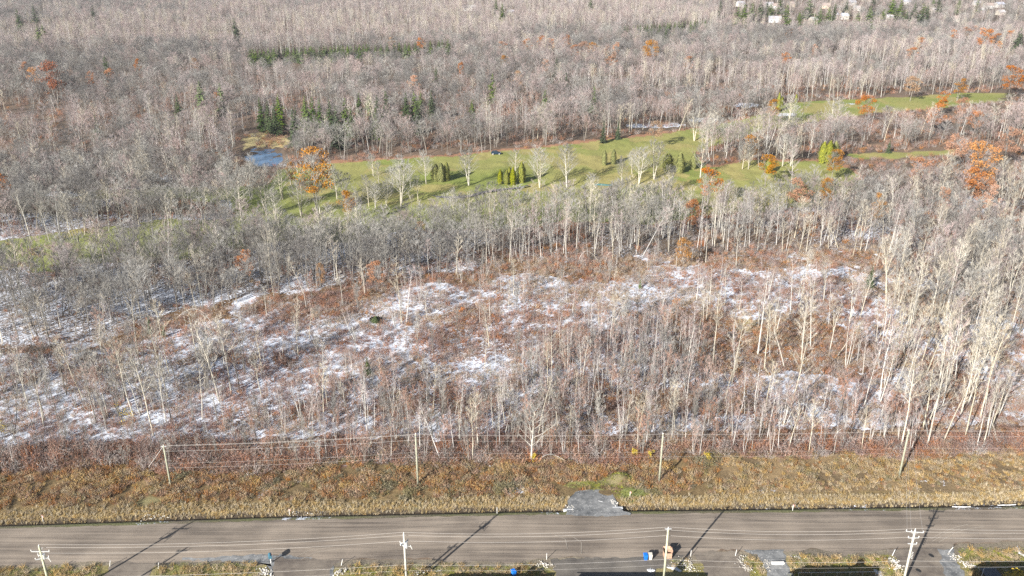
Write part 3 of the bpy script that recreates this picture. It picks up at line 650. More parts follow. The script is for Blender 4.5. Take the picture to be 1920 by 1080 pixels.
# ------------------------------------------------------------------ stuff scattered with geometry nodes
def gn_scatter(name, pts, sources, label, cat):
    """pts: rows of x,y,z,rx,ry,rz,scale,idx ; sources: meshes; every instance belongs to this one object"""
    me = bpy.data.meshes.new(name); A = np.array(pts, np.float32); me.vertices.add(len(A)); me.vertices.foreach_set('co', A[:, :3].copy().ravel())
    ra = me.attributes.new('spin', 'FLOAT_VECTOR', 'POINT'); ra.data.foreach_set('vector', A[:, 3:6].copy().ravel())
    sv = np.stack([A[:, 6] * A[:, 8], A[:, 6] * A[:, 8], A[:, 6]], 1).astype(np.float32); sc = me.attributes.new('size', 'FLOAT_VECTOR', 'POINT'); sc.data.foreach_set('vector', sv.ravel())
    ix = me.attributes.new('pick', 'INT', 'POINT'); ix.data.foreach_set('value', A[:, 7].astype(np.int32))
    o = bpy.data.objects.new(name, me); C.objects.link(o); tag(o, label, cat, kind='stuff')
    ng = bpy.data.node_groups.new(name, 'GeometryNodeTree'); ng.interface.new_socket('Geometry', in_out='INPUT', socket_type='NodeSocketGeometry'); ng.interface.new_socket('Geometry', in_out='OUTPUT', socket_type='NodeSocketGeometry')
    n = ng.nodes; l = ng.links; gi = n.new('NodeGroupInput'); go = n.new('NodeGroupOutput')
    def na(nm, ty):
        q = n.new('GeometryNodeInputNamedAttribute'); q.data_type = ty; q.inputs['Name'].default_value = nm; return q.outputs['Attribute']
    rot = na('spin', 'FLOAT_VECTOR'); siz = na('size', 'FLOAT_VECTOR'); pk = na('pick', 'INT')
    e2r = n.new('FunctionNodeEulerToRotation'); l.new(rot, e2r.inputs[0])
    jn = n.new('GeometryNodeJoinGeometry')
    for i, sm_ in enumerate(sources):
        so = bpy.data.objects.new(name + '_source', sm_)
        oi = n.new('GeometryNodeObjectInfo'); oi.inputs['Object'].default_value = so
        gti = n.new('GeometryNodeGeometryToInstance'); l.new(oi.outputs['Geometry'], gti.inputs[0])
        cp = n.new('FunctionNodeCompare'); cp.data_type = 'INT'; cp.operation = 'EQUAL'; l.new(pk, cp.inputs[2]); cp.inputs[3].default_value = i
        ip = n.new('GeometryNodeInstanceOnPoints'); l.new(gi.outputs[0], ip.inputs['Points']); l.new(cp.outputs[0], ip.inputs['Selection']); l.new(gti.outputs[0], ip.inputs['Instance'])
        l.new(e2r.outputs[0], ip.inputs['Rotation']); l.new(siz, ip.inputs['Scale']); l.new(ip.outputs[0], jn.inputs[0])
    l.new(jn.outputs[0], go.inputs[0])
    md = o.modifiers.new('scatter', 'NODES'); md.node_group = ng
    return o
keys = list(KINDS); src = []; off = {}
for k in keys: off[k] = len(src); src += KINDS[k].full
rx_ = np.array([t[0] for t in rest]); ry_ = np.array([t[1] for t in rest]); rz_ = Z(rx_, ry_)
rows_ = [(t[0], t[1], float(z_), *lean_(), R.uniform(0, 6.28), t[3] / NOM[t[2]], off[t[2]] + R.randrange(len(KINDS[t[2]].full)), R.uniform(.9, 1.35)) for t, z_ in zip(rest, rz_)]
gn_scatter('woodland', rows_, src, 'leafless grey and mauve woodland stretching beyond and around the golf fairway to the houses', 'woodland')

def brush(seed, H, n_, spread, w, m, leaf=0):
    r = random.Random(seed); b_ = MB()
    for k in range(n_):
        a = r.uniform(0, 6.283); q = r.random() ** .5 * spread * .4; base = Vector((math.cos(a) * q, math.sin(a) * q, 0))
        a2 = a + r.uniform(-.8, .8); s_ = spread * r.uniform(.1, .8); top = base + Vector((math.cos(a2) * s_, math.sin(a2) * s_, H * r.uniform(.5, 1.1)))
        b_.twig(base, top, w, 0, r)
        for j in range(leaf):
            p = base.lerp(top, r.uniform(.35, 1)); d = Vector((r.uniform(-1, 1), r.uniform(-1, 1), r.uniform(-.1, 1))) * H * .22
            b_.twig(p, p + d, w * 1.0, 0, r)
    return b_.mesh('brush', m)
B_GOLD = mat('golden weeds', (.40, .30, .17), .9, scale=1, rnd=.3); B_RUST = mat('rusty weeds', (.33, .19, .105), .9, scale=1, rnd=.3)
B_OLIV = mat('olive weeds', (.23, .20, .115), .9, scale=1, rnd=.3); B_STRAW = mat('straw reeds', (.47, .385, .24), .9, scale=1, rnd=.2)
B_MAUVE = mat('mauve brush', (.26, .17, .145), .9, scale=1, rnd=.3); B_RED = mat('red brush', (.36, .20, .135), .9, scale=1, rnd=.3); B_TAN = mat('tan brush', (.40, .31, .22), .9, scale=1, rnd=.25)
B_DARK = mat('dark stems', (.15, .10, .07), .9, scale=1, rnd=.3); B_GREEN = mat('short grass', (.24, .25, .07), .9, scale=1, rnd=.3); B_GREY = mat('grey brush', (.36, .32, .30), .9, scale=1, rnd=.25)
V_SRC = [brush(1, .85, 34, .9, .055, B_GOLD, 2), brush(2, .9, 34, .9, .055, B_RUST, 2), brush(3, .8, 34, .9, .055, B_OLIV, 2), brush(4, .9, 30, .5, .045, B_STRAW, 0), brush(5, .7, 34, .9, .055, B_DARK, 2), brush(11, .25, 30, .8, .04, B_GREEN, 0)]
def pts_from(X, Y, keep, size, pick):
    out = []; zz = Z(X, Y)
    for i in range(len(X)):
        if keep[i]: out.append((X[i], Y[i], zz[i], R.uniform(-.1, .1), R.uniform(-.1, .1), R.uniform(0, 6.28), size(i), pick(i), 1.0))
    return out
# dead weeds on the verge beyond the road
X, Y = cand(-120, 120, 120, 165, .56); px, py = PX(X, Y); d = Y - farY(X); padm = inpoly(px, py, PAD); gr_ = (np.hypot((px - 1160) / 30, (py - 903) / 14) < 1) | (np.hypot((px - 1180) / 36, (py - 930) / 13) < 1) | (np.hypot((px - 1105) / 45, (py - 910) / 8) < 1)
n1 = fbm(X, Y, 6, 91); n2 = fbm(X, Y, 2.5, 92)
keep = (d > 4.0) & (py < 975) & (py > lin(THICK_E, px) - 10 + (fbm(X, Y, 14, 95) - .5) * 46) & ~padm & ((n2 + .25 * n1 > .50) | gr_)
right = px > 1350
def pk(i):
    if gr_[i]: return 5
    if d[i] < 5.6 + 2 * (n1[i] - .5): return 3 if R.random() < .75 else 0
    if right[i]: return 0 if R.random() < .62 else R.choice((3, 2, 1))
    v = n1[i] + R.uniform(-.18, .18)
    return 2 if v < .36 else (1 if v < .5 else (0 if v < .66 else (4 if R.random() < .35 else 1)))
gn_scatter('verge_weeds', pts_from(X, Y, keep, lambda i: R.uniform(.5, 1.3) * (.8 if right[i] else 1.1) * (.7 + 1.1 * max(0, n2[i] - .35)) * (.8 if d[i] < 6 else 1), pk), V_SRC, 'dead brown and golden weeds covering the verge beyond the road', 'weeds')
X, Y = cand(-120, 120, 112, 142, .42); d = Y - farY(X); px, py = PX(X, Y); pad2 = (px > 1056) & (px < 1164)
gn_scatter('ditch_reeds', pts_from(X, Y, (d > 1.9) & (d < 4.6) & ~pad2, lambda i: R.uniform(.45, .85), lambda i: 3 if R.random() < .8 else 0), V_SRC, 'straw-coloured grass standing along the roadside ditch', 'grass')
# brush in the clearing and under the thicket
S_SRC = [brush(21, 1.5, 34, 1.4, .05, B_RED, 3), brush(22, 1.3, 34, 1.3, .05, B_MAUVE, 3), brush(23, 1.2, 30, 1.3, .05, B_TAN, 2), brush(24, 1.6, 30, 1.5, .045, B_GREY, 3), brush(25, 1.0, 34, 1.2, .05, B_RUST, 3), brush(26, 1.2, 30, 1.2, .05, B_DARK, 2)]
X, Y = cand(-170, 170, 135, 262, .92); px, py = PX(X, Y); n1 = fbm(X, Y, 14, 95); n2 = fbm(X, Y, 4, 96); te = lin(THICK_E, px); ct = lin(CLEAR_T, px); tt = lin(THICK_T, px)
te = te + (n1 - .5) * 46 + 6; low = (py < te) & (py > te - np.where(px < 460, 34 + 40 * n1, 14 + 30 * n1)); cl = (py > ct - 6) & (py < te) & ~low; belt_ = (py <= ct - 6)
u = rng.random(len(X)); opz = inpoly(px + (fbm(X, Y, 16, 98) - .5) * 160, py + (fbm(X, Y, 16, 99) - .5) * 90, ORANGEP) & (rng.random(len(X)) < .6)
keep = (px > -60) & (px < 1980) & ((low & (u < .82)) | (cl & (n2 + .5 * (u - .5) > .50 - .04 * (px > 1000))) | (belt_ & (n2 > .6) & (u < .4)) | (opz & (u < .8)))
def pk2(i):
    if opz[i]: return 4 if R.random() < .6 else R.choice((2, 0))
    if low[i]: return R.choice((0, 0, 1, 1, 3, 2, 4)) if n1[i] > .5 else R.choice((1, 1, 0, 3, 5))
    v = n1[i] + R.uniform(-.25, .25) + (.1 if px[i] > 1000 else 0)
    return 1 if v < .36 else (0 if v < .5 else (4 if v < .58 else (3 if v < .7 else 2)))
gn_scatter('clearing_brush', pts_from(X, Y, keep, lambda i: R.uniform(.45, 1.0) * (.8 if opz[i] else 1) * (1.6 if low[i] else 1), pk2), S_SRC, 'low red-brown leafless brush growing through the patchy snow', 'brush')
X, Y = cand(-150, 150, 140, 255, .78); px, py = PX(X, Y); n1 = fbm(X, Y, 10, 195); u = rng.random(len(X))
gn_scatter('dwarf_brush', pts_from(X, Y, (px > -60) & (px < 1980) & (py > lin(CLEAR_T, px)) & (py < lin(THICK_E, px) - 10) & (u < .30 + .5 * n1), lambda i: R.uniform(.22, .48), lambda i: R.choice((0, 1, 1, 4, 2, 5))), S_SRC, 'ankle-high russet and brown stems poking through the thin snow', 'brush')
X, Y = cand(-400, 400, 225, 560, 2.6); px, py = PX(X, Y); ing = inpoly(px, py, GOLF) | inpoly(px, py, GOLF2) | inpoly(px, py, GOLF3) | inpoly(px, py, POND); n2 = fbm(X, Y, 9, 97)
keep = (px > -60) & (px < 1980) & ~ing & (py < lin(CLEAR_T, px)) & (n2 > .5)
gn_scatter('forest_undergrowth', pts_from(X, Y, keep, lambda i: R.uniform(.9, 1.6), lambda i: R.choice((1, 3, 4, 0, 5))), S_SRC, 'thin brown undergrowth between the trunks around the golf fairway', 'undergrowth')
# short grass on the near lawns
X, Y = cand(-110, 110, 98, 122, .5); px, py = PX(X, Y); d = nearY(X) - Y
LAWNS = [[(-200, 1066), (60, 1062), (190, 1056), (185, 1090), (-200, 1110)], [(305, 1056), (480, 1056), (488, 1090), (280, 1095)], [(655, 1060), (1010, 1054), (1040, 1080), (1050, 1110), (650, 1110)],
         [(1245, 1048), (1290, 1045), (1285, 1066), (1262, 1064)], [(1395, 1042), (1425, 1044), (1436, 1100), (1412, 1100)], [(1478, 1042), (1660, 1040), (1690, 1080), (1690, 1110), (1490, 1110)], [(1800, 1030), (2200, 1016), (2200, 1110), (1830, 1110)]]
inl = np.zeros(len(X), bool)
for q in LAWNS: inl |= inpoly(px, py, q)
gn_scatter('lawn_grass', pts_from(X, Y, inl & (d > .8 + 2.2 * (fbm(X, Y, 4, 63) - .35)), lambda i: R.uniform(.5, 1.0), lambda i: 5 if R.random() < .6 else (0 if R.random() < .6 else 3)), [V_SRC[0], V_SRC[1], V_SRC[2], brush(31, .3, 30, .7, .04, B_STRAW, 0), V_SRC[4], V_SRC[5]], 'short green and straw grass on the front lawns along the near road edge', 'grass')

# ------------------------------------------------------------------ single trees on and round the fairway
FT = [(530, 372, 62), (470, 372, 66), (600, 402, 60), (632, 372, 58), (668, 408, 52), (735, 362, 50), (520, 420, 64), (770, 352, 46), (850, 398, 44), (940, 392, 40), (1110, 368, 44), (1255, 362, 50), (430, 400, 70), (453, 414, 92), (500, 402, 85), (565, 407, 72), (648, 393, 66), (711, 353, 50), (692, 388, 55), (704, 391, 48), (725, 386, 48), (752, 386, 88), (784, 378, 48), (799, 346, 58), (879, 349, 70), (1012, 351, 76), (1063, 351, 76),
      (965, 340, 62), (1165, 346, 48), (1185, 326, 44), (1198, 344, 68), (1226, 336, 68), (1313, 331, 66), (1392, 316, 50), (1403, 316, 46), (1467, 311, 60), (1482, 311, 56), (620, 352, 55), (545, 345, 50), (700, 330, 40), (1325, 290, 60), (1360, 285, 60), (1520, 285, 60)]
for i, (bx, by, hp) in enumerate(FT):
    g = G(bx, by); g.z = float(Z(g.x, g.y)); Hm = hp / scale_at(g.y) / .93; k = KINDS['shade']; v = i % 5
    side = 'left of the cedar clumps' if bx < 810 else ('amid the cedar clumps' if bx < 1110 else 'right of the cedar pair')
    lb = '%s bare shade tree on the fairway, %s, %s' % ('tall' if hp > 70 else ('medium' if hp > 52 else 'small'), side, 'near far treeline' if by < 335 else ('beside dark path' if by < 372 else 'by near edge'))
    place('shade_tree', (k.tr[v], k.cr[v]), g, Hm / 15, lb, 'tree', 'bare shade trees on the golf fairway', R.uniform(0, 6.28))
LM = [(97, 140, 'far left of the woods'), (500, 95, 'near the left conifer hedge'), (588, 318, 'near the pond'), (630, 190, 'near the row of dark spruces'), (1080, 90, 'amid the orange cluster in the upper middle'), (1250, 45, 'near the small upper hedge'), (1550, 353, 'right of the golf fairway'), (1620, 194, 'beside the upper right fairway'),
      (1835, 300, 'on the right edge of the photo'), (1850, 68, 'in the upper right woods'), (1575, 28, 'beside the far houses'), (700, 500, 'left half of the belt behind clearing'), (1290, 430, 'right half of the belt behind clearing'), (930, 300, 'on the fairway')]
def near_lm(x, y): return min(LM, key=lambda q: abs(q[0] - x) + 2.2 * abs(q[1] - y))[2]
CN = dict(O='bright orange leafy oak', B='faded tan-brown leafy oak', R='dark red leafy oak', Y='yellow-orange leafy oak')
for i, (cx, cy, w, c) in enumerate(OR):
    ox_, oy_, sc_, hs_ = OAK_P[i]
    pr = dict(O=OAKS, B=OAKB, R=OAKR, Y=OAKY)[c]; pr = pr[i % len(pr)]
    siz = 'large' if w > 34 else ('mid-sized' if w > 19 else 'small')
    e = place('oak_tree', pr, (ox_, oy_, 0), hs_, '%s %s %s' % (siz, CN[c], near_lm(cx, cy)), 'tree', 'oaks keeping their autumn leaves', R.uniform(0, 6.28), wide=sc_ * 1.12 / hs_)
for i, (bx, by, hp, c) in enumerate(CO):
    x, y, Hm = CON_P[i]
    pr = (SPRU if c == 'S' else PINE); pr = pr[i % len(pr)]
    siz = 'tall' if hp > 34 else ('medium' if hp > 20 else 'small')
    place('spruce_tree' if c == 'S' else 'pine_tree', pr, (x, y, 0), Hm / (14 if c == 'S' else 13), '%s %s %s' % (siz, 'narrow dark green spruce' if c == 'S' else 'broad mid-green pine', near_lm(bx, by)), 'tree', 'evergreens standing among the bare trees', R.uniform(0, 6.28), wide=1.7 if by < 60 and bx > 1340 else (1.5 if by < 150 else 1.1))
for i, (x, y, Hm, label) in enumerate(HED_P):
    place('hedge_pine', PINE[i % 3], (x, y, 0), Hm / 13, label, 'tree', label, R.uniform(0, 6.28), wide=1.5)
CE = [(818, 341, 30, 1), (828, 342, 33, 1.1), (838, 340, 33, .9), (812, 338, 24, .8), (938, 344, 26, 1), (950, 346, 26, 1), (962, 346, 30, 1), (978, 343, 36, 1), (955, 342, 28, .8), (1133, 310, 26, 1), (1150, 307, 26, 1), (1252, 320, 30, 1.6), (1274, 323, 35, 1.25), (1300, 316, 30, 1.1), (1541, 306, 36, 1.2), (1552, 307, 38, 1.3), (1563, 303, 34, 1.3), (1458, 210, 32, .7), (1447, 208, 18, .8), (1492, 192, 14, 1), (1466, 196, 14, 1), (1440, 325, 26, 1.3)]
CELB = ['clump left of the pale tree', 'five-cedar clump above the dark path', 'pair alone on the open fairway', 'trio at the right of the fairway', 'rounded clump at the fairway right end', 'group on the upper right fairway']
for i, (bx, by, hp, wd) in enumerate(CE):
    g = G(bx, by); Hm = hp / scale_at(g.y) / .93
    lb = CELB[0] if bx < 850 else CELB[1] if bx < 1000 else CELB[2] if bx < 1200 else CELB[3] if bx < 1310 else CELB[4] if bx > 1500 else CELB[5]
    mem = [c for c in CE if (c[0] < 850) == (bx < 850) and abs(c[0] - bx) < 60 and abs(c[1] - by) < 14]; mem.sort(); pos = mem.index((bx, by, hp, wd))
    od = ['leftmost', 'second', 'third', 'fourth', 'fifth'][min(pos, 4)]
    place('cedar_tree', CEDS[i % 4], (g.x, g.y, float(Z(g.x, g.y)) - .1), Hm / 6, '%s golden-green cedar of the %s' % (od, lb), 'tree', 'cedars on the golf course', R.uniform(0, 6.28), wide=wd * .85)
g = G(704, 604); place('juniper_bush', cedar(677, 2.2, 1.9, M_SPRL), g, .7, 'round dark green bush alone on the snowy clearing', 'bush')
# single pale trees that stand out from the thicket and the clearing
for i, (bx, by, hp, kd, lb) in enumerate([(753, 606, 112, 'aspen', 'tall twin-topped pale tree on the snow beyond the second rear pole, left stem'), (762, 608, 104, 'birch', 'tall twin-topped pale tree on the snow beyond the second rear pole, right stem'),
        (996, 866, 122, 'shade', 'large white wide-branching tree at thicket front, above and left of the gravel pad'), (1421, 664, 160, 'birch', 'thickest pale trunk rising beside the rusty patch right of centre'), (1504, 652, 130, 'aspen', 'straight pale trunk on rusty patch, second right of the thickest trunk'),
        (1520, 650, 128, 'birch', 'leaning white trunk at the right edge of the rusty patch'), (1108, 636, 84, 'birch', 'slim white tree standing over dark shade near the middle of the clearing'), (1320, 716, 84, 'maple', 'low grey spreading tree in the thicket right of centre'),
        (288, 818, 165, 'aspen', 'tall pale fork-topped tree nearest the leftmost rear pole'), (250, 780, 150, 'aspen', 'tall yellowish tree leaning right on the left side snow'), (1690, 836, 170, 'aspen', 'tall cream trunk just beyond the fourth rear pole'), (1480, 372, 92, 'birch', 'single white tree over the belt right of the fairway')]):
    g = G(bx, by); g.z = float(Z(g.x, g.y)); Hm = hp / scale_at(g.y) / .88; k = KINDS[kd]; v = i % len(k.tr)
    place('bare_tree', (k.tr[v], k.cr[v]), g, Hm / NOM[kd], lb, 'tree', None, R.uniform(0, 6.28), (0, .05 if bx < 300 else 0))
# fallen and bowed birch stems
def bowed(p0, p1, hgt, r_, label, flip=False):
    a = G(*p0); b_ = G(*p1); a.z = float(Z(a.x, a.y)); b_.z = a.z + .4; mb = MB(); pts = []; rad = []
    for i in range(13):
        t = i / 12; p = a.lerp(b_, t); p.z += hgt * math.sin(math.pi * (t ** .75)); pts.append(p - a); rad.append(r_ * (1 - t * .75))
    e = empty('bowed_birch', a); tag(e, label, 'tree', 'bowed pale birch stems')
    mb.tube(pts, rad, 5); mb.build('trunk', M_BIRCH, e); K = MB(); rr = random.Random(int(p0[0]))
    for i in range(60):
        p, d_ = at_t(pts, rr.uniform(.55, .999)); K.twig(p, p + d_ * .5 + Vector((rr.uniform(-.6, .6), rr.uniform(-.6, .6), rr.uniform(-1, .2))), .03, 0, rr)
    K.build('crown', M_TW_PALE, e)
bowed((1008, 868), (1062, 868), 1.9, .06, 'bare birch bowed into an arch at the thicket edge above the gravel pad')
bowed((1084, 492), (1122, 492), 3.6, .09, 'white birch bowed into an arch at the far edge of the clearing')
bowed((1135, 492), (1158, 493), 3.4, .08, 'smaller birch arch at the far clearing edge, right of the bigger arch')
bowed((1476, 790), (1530, 796), 4.6, .08, 'thin birch bowed over inside the right-hand thicket')
bowed((1560, 830), (1600, 833), 3.2, .07, 'small bowed birch near the fourth rear pole')
bowed((395, 604), (330, 600), 3.4, .08, 'pale birch bent to the left at the left clearing edge')
bowed((1832, 800), (1870, 832), 3.6, .08, 'bowed birch among the tall aspens at far right')

# ------------------------------------------------------------------ houses far off and houses beside the road
def house(name, loc, rz, w, d, h, rh, wallm, roofm, label, cat='house', cross=False, group=None):
    e = empty(name, loc, rz); tag(e, label, cat, group)
    W = MB(); W.box((0, 0, h / 2), (w, d, h)); n_ = len(W.v)
    for sx in (-1, 1):
        x = sx * w / 2; W.face(((x, -d / 2, h), (x, d / 2, h), (x, 0, h + rh)) if sx > 0 else ((x, d / 2, h), (x, -d / 2, h), (x, 0, h + rh)))
    W.build('wall', wallm, e)
    Rf = MB(); o = .45; t = .14; k = rh / (d / 2)
    for sy in (-1, 1):
        y0, z0 = sy * (d / 2 + o), h - o * k; x0, x1 = -w / 2 - o, w / 2 + o
        a = [(x0, y0, z0 + .02), (x1, y0, z0 + .02), (x1, 0, h + rh + .02), (x0, 0, h + rh + .02)]; b2 = [(p[0], p[1], p[2] + t) for p in a]
        if sy > 0: a, b2 = a[::-1], b2[::-1]
        Rf.face(b2); Rf.face(a[::-1])
        for i in range(4): j = (i + 1) % 4; Rf.face((a[i], a[j], b2[j], b2[i]))
    rf = Rf.build('roof', roofm, e)
    ch = MB(); ch.box((w * .28, d * .12, h + rh * .95), (.7, .7, 1.3)); ch.build('chimney', M_BRICK, rf)
    for sy in (-1, 1):
        nw = 3
        for i in range(nw):
            fr_ = MB(); x = (-.32 + .32 * i) * w
            if i == 1 and sy < 0:
                fr_.box((x, sy * (d / 2 + .03), 1.05), (1.0, .08, 2.1)); fr_.build('door', M_DOOR, e); continue
            fr_.box((x, sy * (d / 2 + .03), h * .55), (1.5, .08, 1.2)); f_ = fr_.build('window', M_WHITE, e)
            pn = MB(); pn.box((x, sy * (d / 2 + .075), h * .55), (1.3, .03, 1.0)); pn.build('pane', M_GLASS, f_)
    if cross is not False:
        cx, cw, za, fy = cross; he = za - cw * .28; Cm = MB(); Cm.box((cx, fy / 2 + .004, he / 2), (cw, fy, he))
        Cm.face(((cx + cw / 2, fy + .004, he), (cx, fy + .004, za), (cx - cw / 2, fy + .004, he))); Cm.build('gable_wing', wallm, e)
        Rg = MB()
        for sx in (-1, 1):
            q_ = [(cx + sx * (cw / 2 + .3), fy + .25, he - .15), (cx, fy + .25, za + .02), (cx, -.2, za + .02), (cx + sx * (cw / 2 + .3), -.2, he - .15)]
            Rg.face(q_); Rg.face([(a_, b_, c_ + .12) for a_, b_, c_ in reversed(q_)])
            for k_ in range(4): m_ = (k_ + 1) % 4; Rg.face((q_[k_], q_[m_], (q_[m_][0], q_[m_][1], q_[m_][2] + .12), (q_[k_][0], q_[k_][1], q_[k_][2] + .12)))
        Rg.build('gable_roof', roofm, e)
    return e
M_BRICK = mat('brick', (.30, .16, .11), .9); M_DOOR = mat('door paint', (.15, .12, .1), .5); M_WHITE = mat('white trim', (.78, .77, .74), .5, .05); M_GLASS = mat('window glass', (.03, .04, .05), .1, .1, spec=.8)
WALLS = [mat('cream siding', (.44, .40, .34), .8, .08), mat('white siding', (.50, .49, .47), .8, .06), mat('tan siding', (.50, .40, .30), .8, .1), mat('grey siding', (.50, .52, .55), .8, .08)]
ROOFS = [mat('light grey shingles', (.36, .36, .39), .85, .15), mat('brown shingles', (.34, .27, .24), .85, .15), mat('blue grey shingles', (.42, .46, .55), .85, .15), mat('white flat roof', (.46, .45, .45), .7, .05)]
WN = ['cream', 'white', 'tan', 'grey']; RN = ['light grey', 'brown', 'blue-grey', 'white']
for i, (bx, by, wp, wi, ri) in enumerate(HS):
    g = G(bx, by); w = wp / scale_at(g.y)
    nr = 'left part of the far houses' if bx < 1200 else ('centre left of the far village' if bx < 1560 else ('centre right of the far village' if bx < 1740 else 'right end of the far village'))
    lb = '%s %s house with %s roof, %s, %s' % ('wide' if wp > 17 else ('mid-sized' if wp > 12 else 'small'), WN[wi], RN[ri], nr, 'nearest row' if by > 30 else ('middle row' if by > 15 else 'far row'))
    house('house', (g.x, g.y, 0), R.uniform(-.4, .4), max(8, w), max(7, w * .65), 4.2 if wp > 12 else 3.4, 2.4, WALLS[wi], ROOFS[ri], lb, group='houses of the far village')
# dwellings just south of the frame: their shadows fall on the front lawns
def shadow_house(x0p, x1p, yp, zr, label, cross=None, wi=0, ri=1, dd=8.0):
    a = G(x0p, yp); b_ = G(x1p, yp); k = zr / math.tan(SUN_EL); ox, oy = math.sin(SUN_AZ) * k, math.cos(SUN_AZ) * k
    w = (b_.x - a.x) - .9; cx = (a.x + b_.x) / 2 - ox; cy = (a.y + b_.y) / 2 - oy
    return house('roadside_house', (cx, cy, 0), 0, w, dd, zr - 2.3, 2.2, WALLS[wi], ROOFS[ri], label, cross=cross or False, group='roadside houses')
HA = shadow_house(855, 1042, 1074, 6.0, 'brown-roofed house at the lower edge whose shadow reaches the blue bin', cross=(7.0, 5.0, 5.2, 2.3), wi=0, ri=1, dd=5.0)
HB = shadow_house(1120, 1328, 1074, 6.0, 'white-walled house at the lower edge behind the asphalt drive', wi=1, ri=0)
HC = shadow_house(1512, 1650, 1060, 6.6, 'tan-walled house at the lower edge behind the wire fence', cross=(4.6, 5.6, 5.6, 2.35), wi=2, ri=1, dd=5.0)
HD = shadow_house(1846, 2010, 1052, 6.6, 'grey-walled house at the lower right edge behind the yellow shrub', wi=3, ri=2, dd=4.6)

# ------------------------------------------------------------------ utility poles and wires
def shift(loc, dz): return Vector((loc[0], loc[1], dz))
def pole(base, H, m, label, arms, group, extra=None, lean=0.0):
    """arms: list of (height below the top, half length, angle, insulators)"""
    e = empty('utility_pole', base, 0, 1.0, 0, lean); tag(e, label, 'utility pole', group)
    S = MB(); S.tube([(0, 0, -.5), (0, 0, H * .5), (0, 0, H)], [.21, .18, .14], 10); S.build('shaft', m, e, True)
    tips = []
    for (dz, hl, ang, ins) in arms:
        c, s_ = math.cos(ang), math.sin(ang); A = MB(); A.box((0, 0, H - dz), (hl * 2, .11, .12), rz=ang)
        for sx in (-1, 1): A.tube([(sx * hl * .45 * c, sx * hl * .45 * s_, H - dz - .06), (0, 0, H - dz - .6)], [.02, .02], 4)
        ar = A.build('crossarm', M_GALV, e)
        for t in ins:
            I = MB(); x, y = t * hl * c, t * hl * s_
            I.tube([(x, y, H - dz + .05), (x, y, H - dz + .14), (x, y, H - dz + .2), (x, y, H - dz + .26), (x, y, H - dz + .34)], [.035, .07, .04, .07, .03], 8)
            I.build('insulator', M_PORC, ar); tips.append(Vector((base[0] + x, base[1] + y, base[2] + H - dz + .34)))
    I = MB(); I.tube([(0, 0, H), (0, 0, H + .12), (0, 0, H + .22), (0, 0, H + .3)], [.03, .08, .05, .03], 8); I.build('insulator', M_PORC, e)
    tips.append(Vector((base[0], base[1], base[2] + H + .3)))
    # brackets that carry the conductors one above another
    for dz in (1.05, 2.1):
        B_ = MB(); B_.tube([(0, 0, H - dz), (.0, .55, H - dz + .08)], [.03, .025], 5); B_.tube([(0, .55, H - dz + .06), (0, .55, H - dz + .3)], [.06, .04], 8)
        if extra != 'rear': B_.build('insulator_bracket', M_GALV, e)
    if extra == 'fuses':
        for k, a in enumerate((-.9, .3, 1.4)):
            B_ = MB(); B_.tube([(0, 0, H - 1.7 - .2 * k), (.9 * math.sin(a), .4 * math.cos(a), H - 1.9 - .3 * k)], [.03, .03], 5)
            B_.tube([(.9 * math.sin(a), .4 * math.cos(a), H - 1.6 - .3 * k), (.95 * math.sin(a) + .2, .4 * math.cos(a), H - 2.35 - .3 * k)], [.05, .05], 6); B_.build('fuse_cutout', M_PORC, e)
        B_ = MB(); B_.tube([(.28, .1, H - 2.4), (.28, .1, H - 1.6)], [.22, .22], 10); B_.build('arrester', M_GALV, e)
    if extra == 'risers':
        for k in range(5):
            B_ = MB(); B_.tube([(0, 0, H - 4.0 - .28 * k), (.55, .05, H - 4.35 - .28 * k)], [.025, .05], 5); B_.build('line_tap', M_PORC, e)
    return e
FP = []
fpt = [(73, 1024, 'leftmost near-side pole, greenish, with wide crossarm and hanging fuses', M_POLE, 'fuses'), (757, 1001, 'second near-side pole from the left, grey with a tangle of white hardware', M_POLEG, 'fuses'),
       (1253, 991, 'third near-side pole, in front of the cardboard box', M_POLE, None), (1716, 994, 'rightmost near-side pole with broad white crossarm at the drive mouth', M_POLEG, 'risers')]
for i, (tx, ty, lb, m, ex) in enumerate(fpt):
    H = 11.0; b_ = G(tx, ty, H); b_.z = 0
    arms = {0: [(1.0, 1.35, 0.0, (-1, 1)), (2.3, .9, .3, (-1, 1))], 1: [(1.7, .8, .9, (-1, 1)), (2.4, .6, -.7, (-1,))], 2: [(.05, .5, 0, ())], 3: [(.35, 1.25, -.12, (-1, -.4, 1)), (1.45, .8, 0, (-1, 1)), (2.6, .65, -.1, (1,))]}[i]
    pole(b_, H, m, lb, arms, 'near-side utility poles', ex); FP.append(b_)
RPb = [(321, 913, 305, 836, 'leftmost far-side pole, leaning pair of guy wires, in the brown weeds'), (784, 909, 780, 815, 'second far-side pole from the left, standing in rusty weeds'), (1236, 903, 1242, 815, 'third far-side pole, right of the earth mound'), (1686, 893, 1704, 808, 'rightmost far-side pole, thick and pale at the thicket edge')]
RPp = []
for i, (bx, by, tx, ty, lb) in enumerate(RPb):
    b_ = G(bx, by); H = 9.8
    # height so that the top reaches the seen row
    for h_ in np.arange(6, 13, .1):
        if PX(b_.x, b_.y, h_)[1] < ty: H = float(h_); break
    pole(b_, H, M_POLER, lb, [(.3, .45, 1.57, (1,))] if i else [(.15, .5, 0, ())], 'far-side utility poles', 'rear'); RPp.append((b_, H))
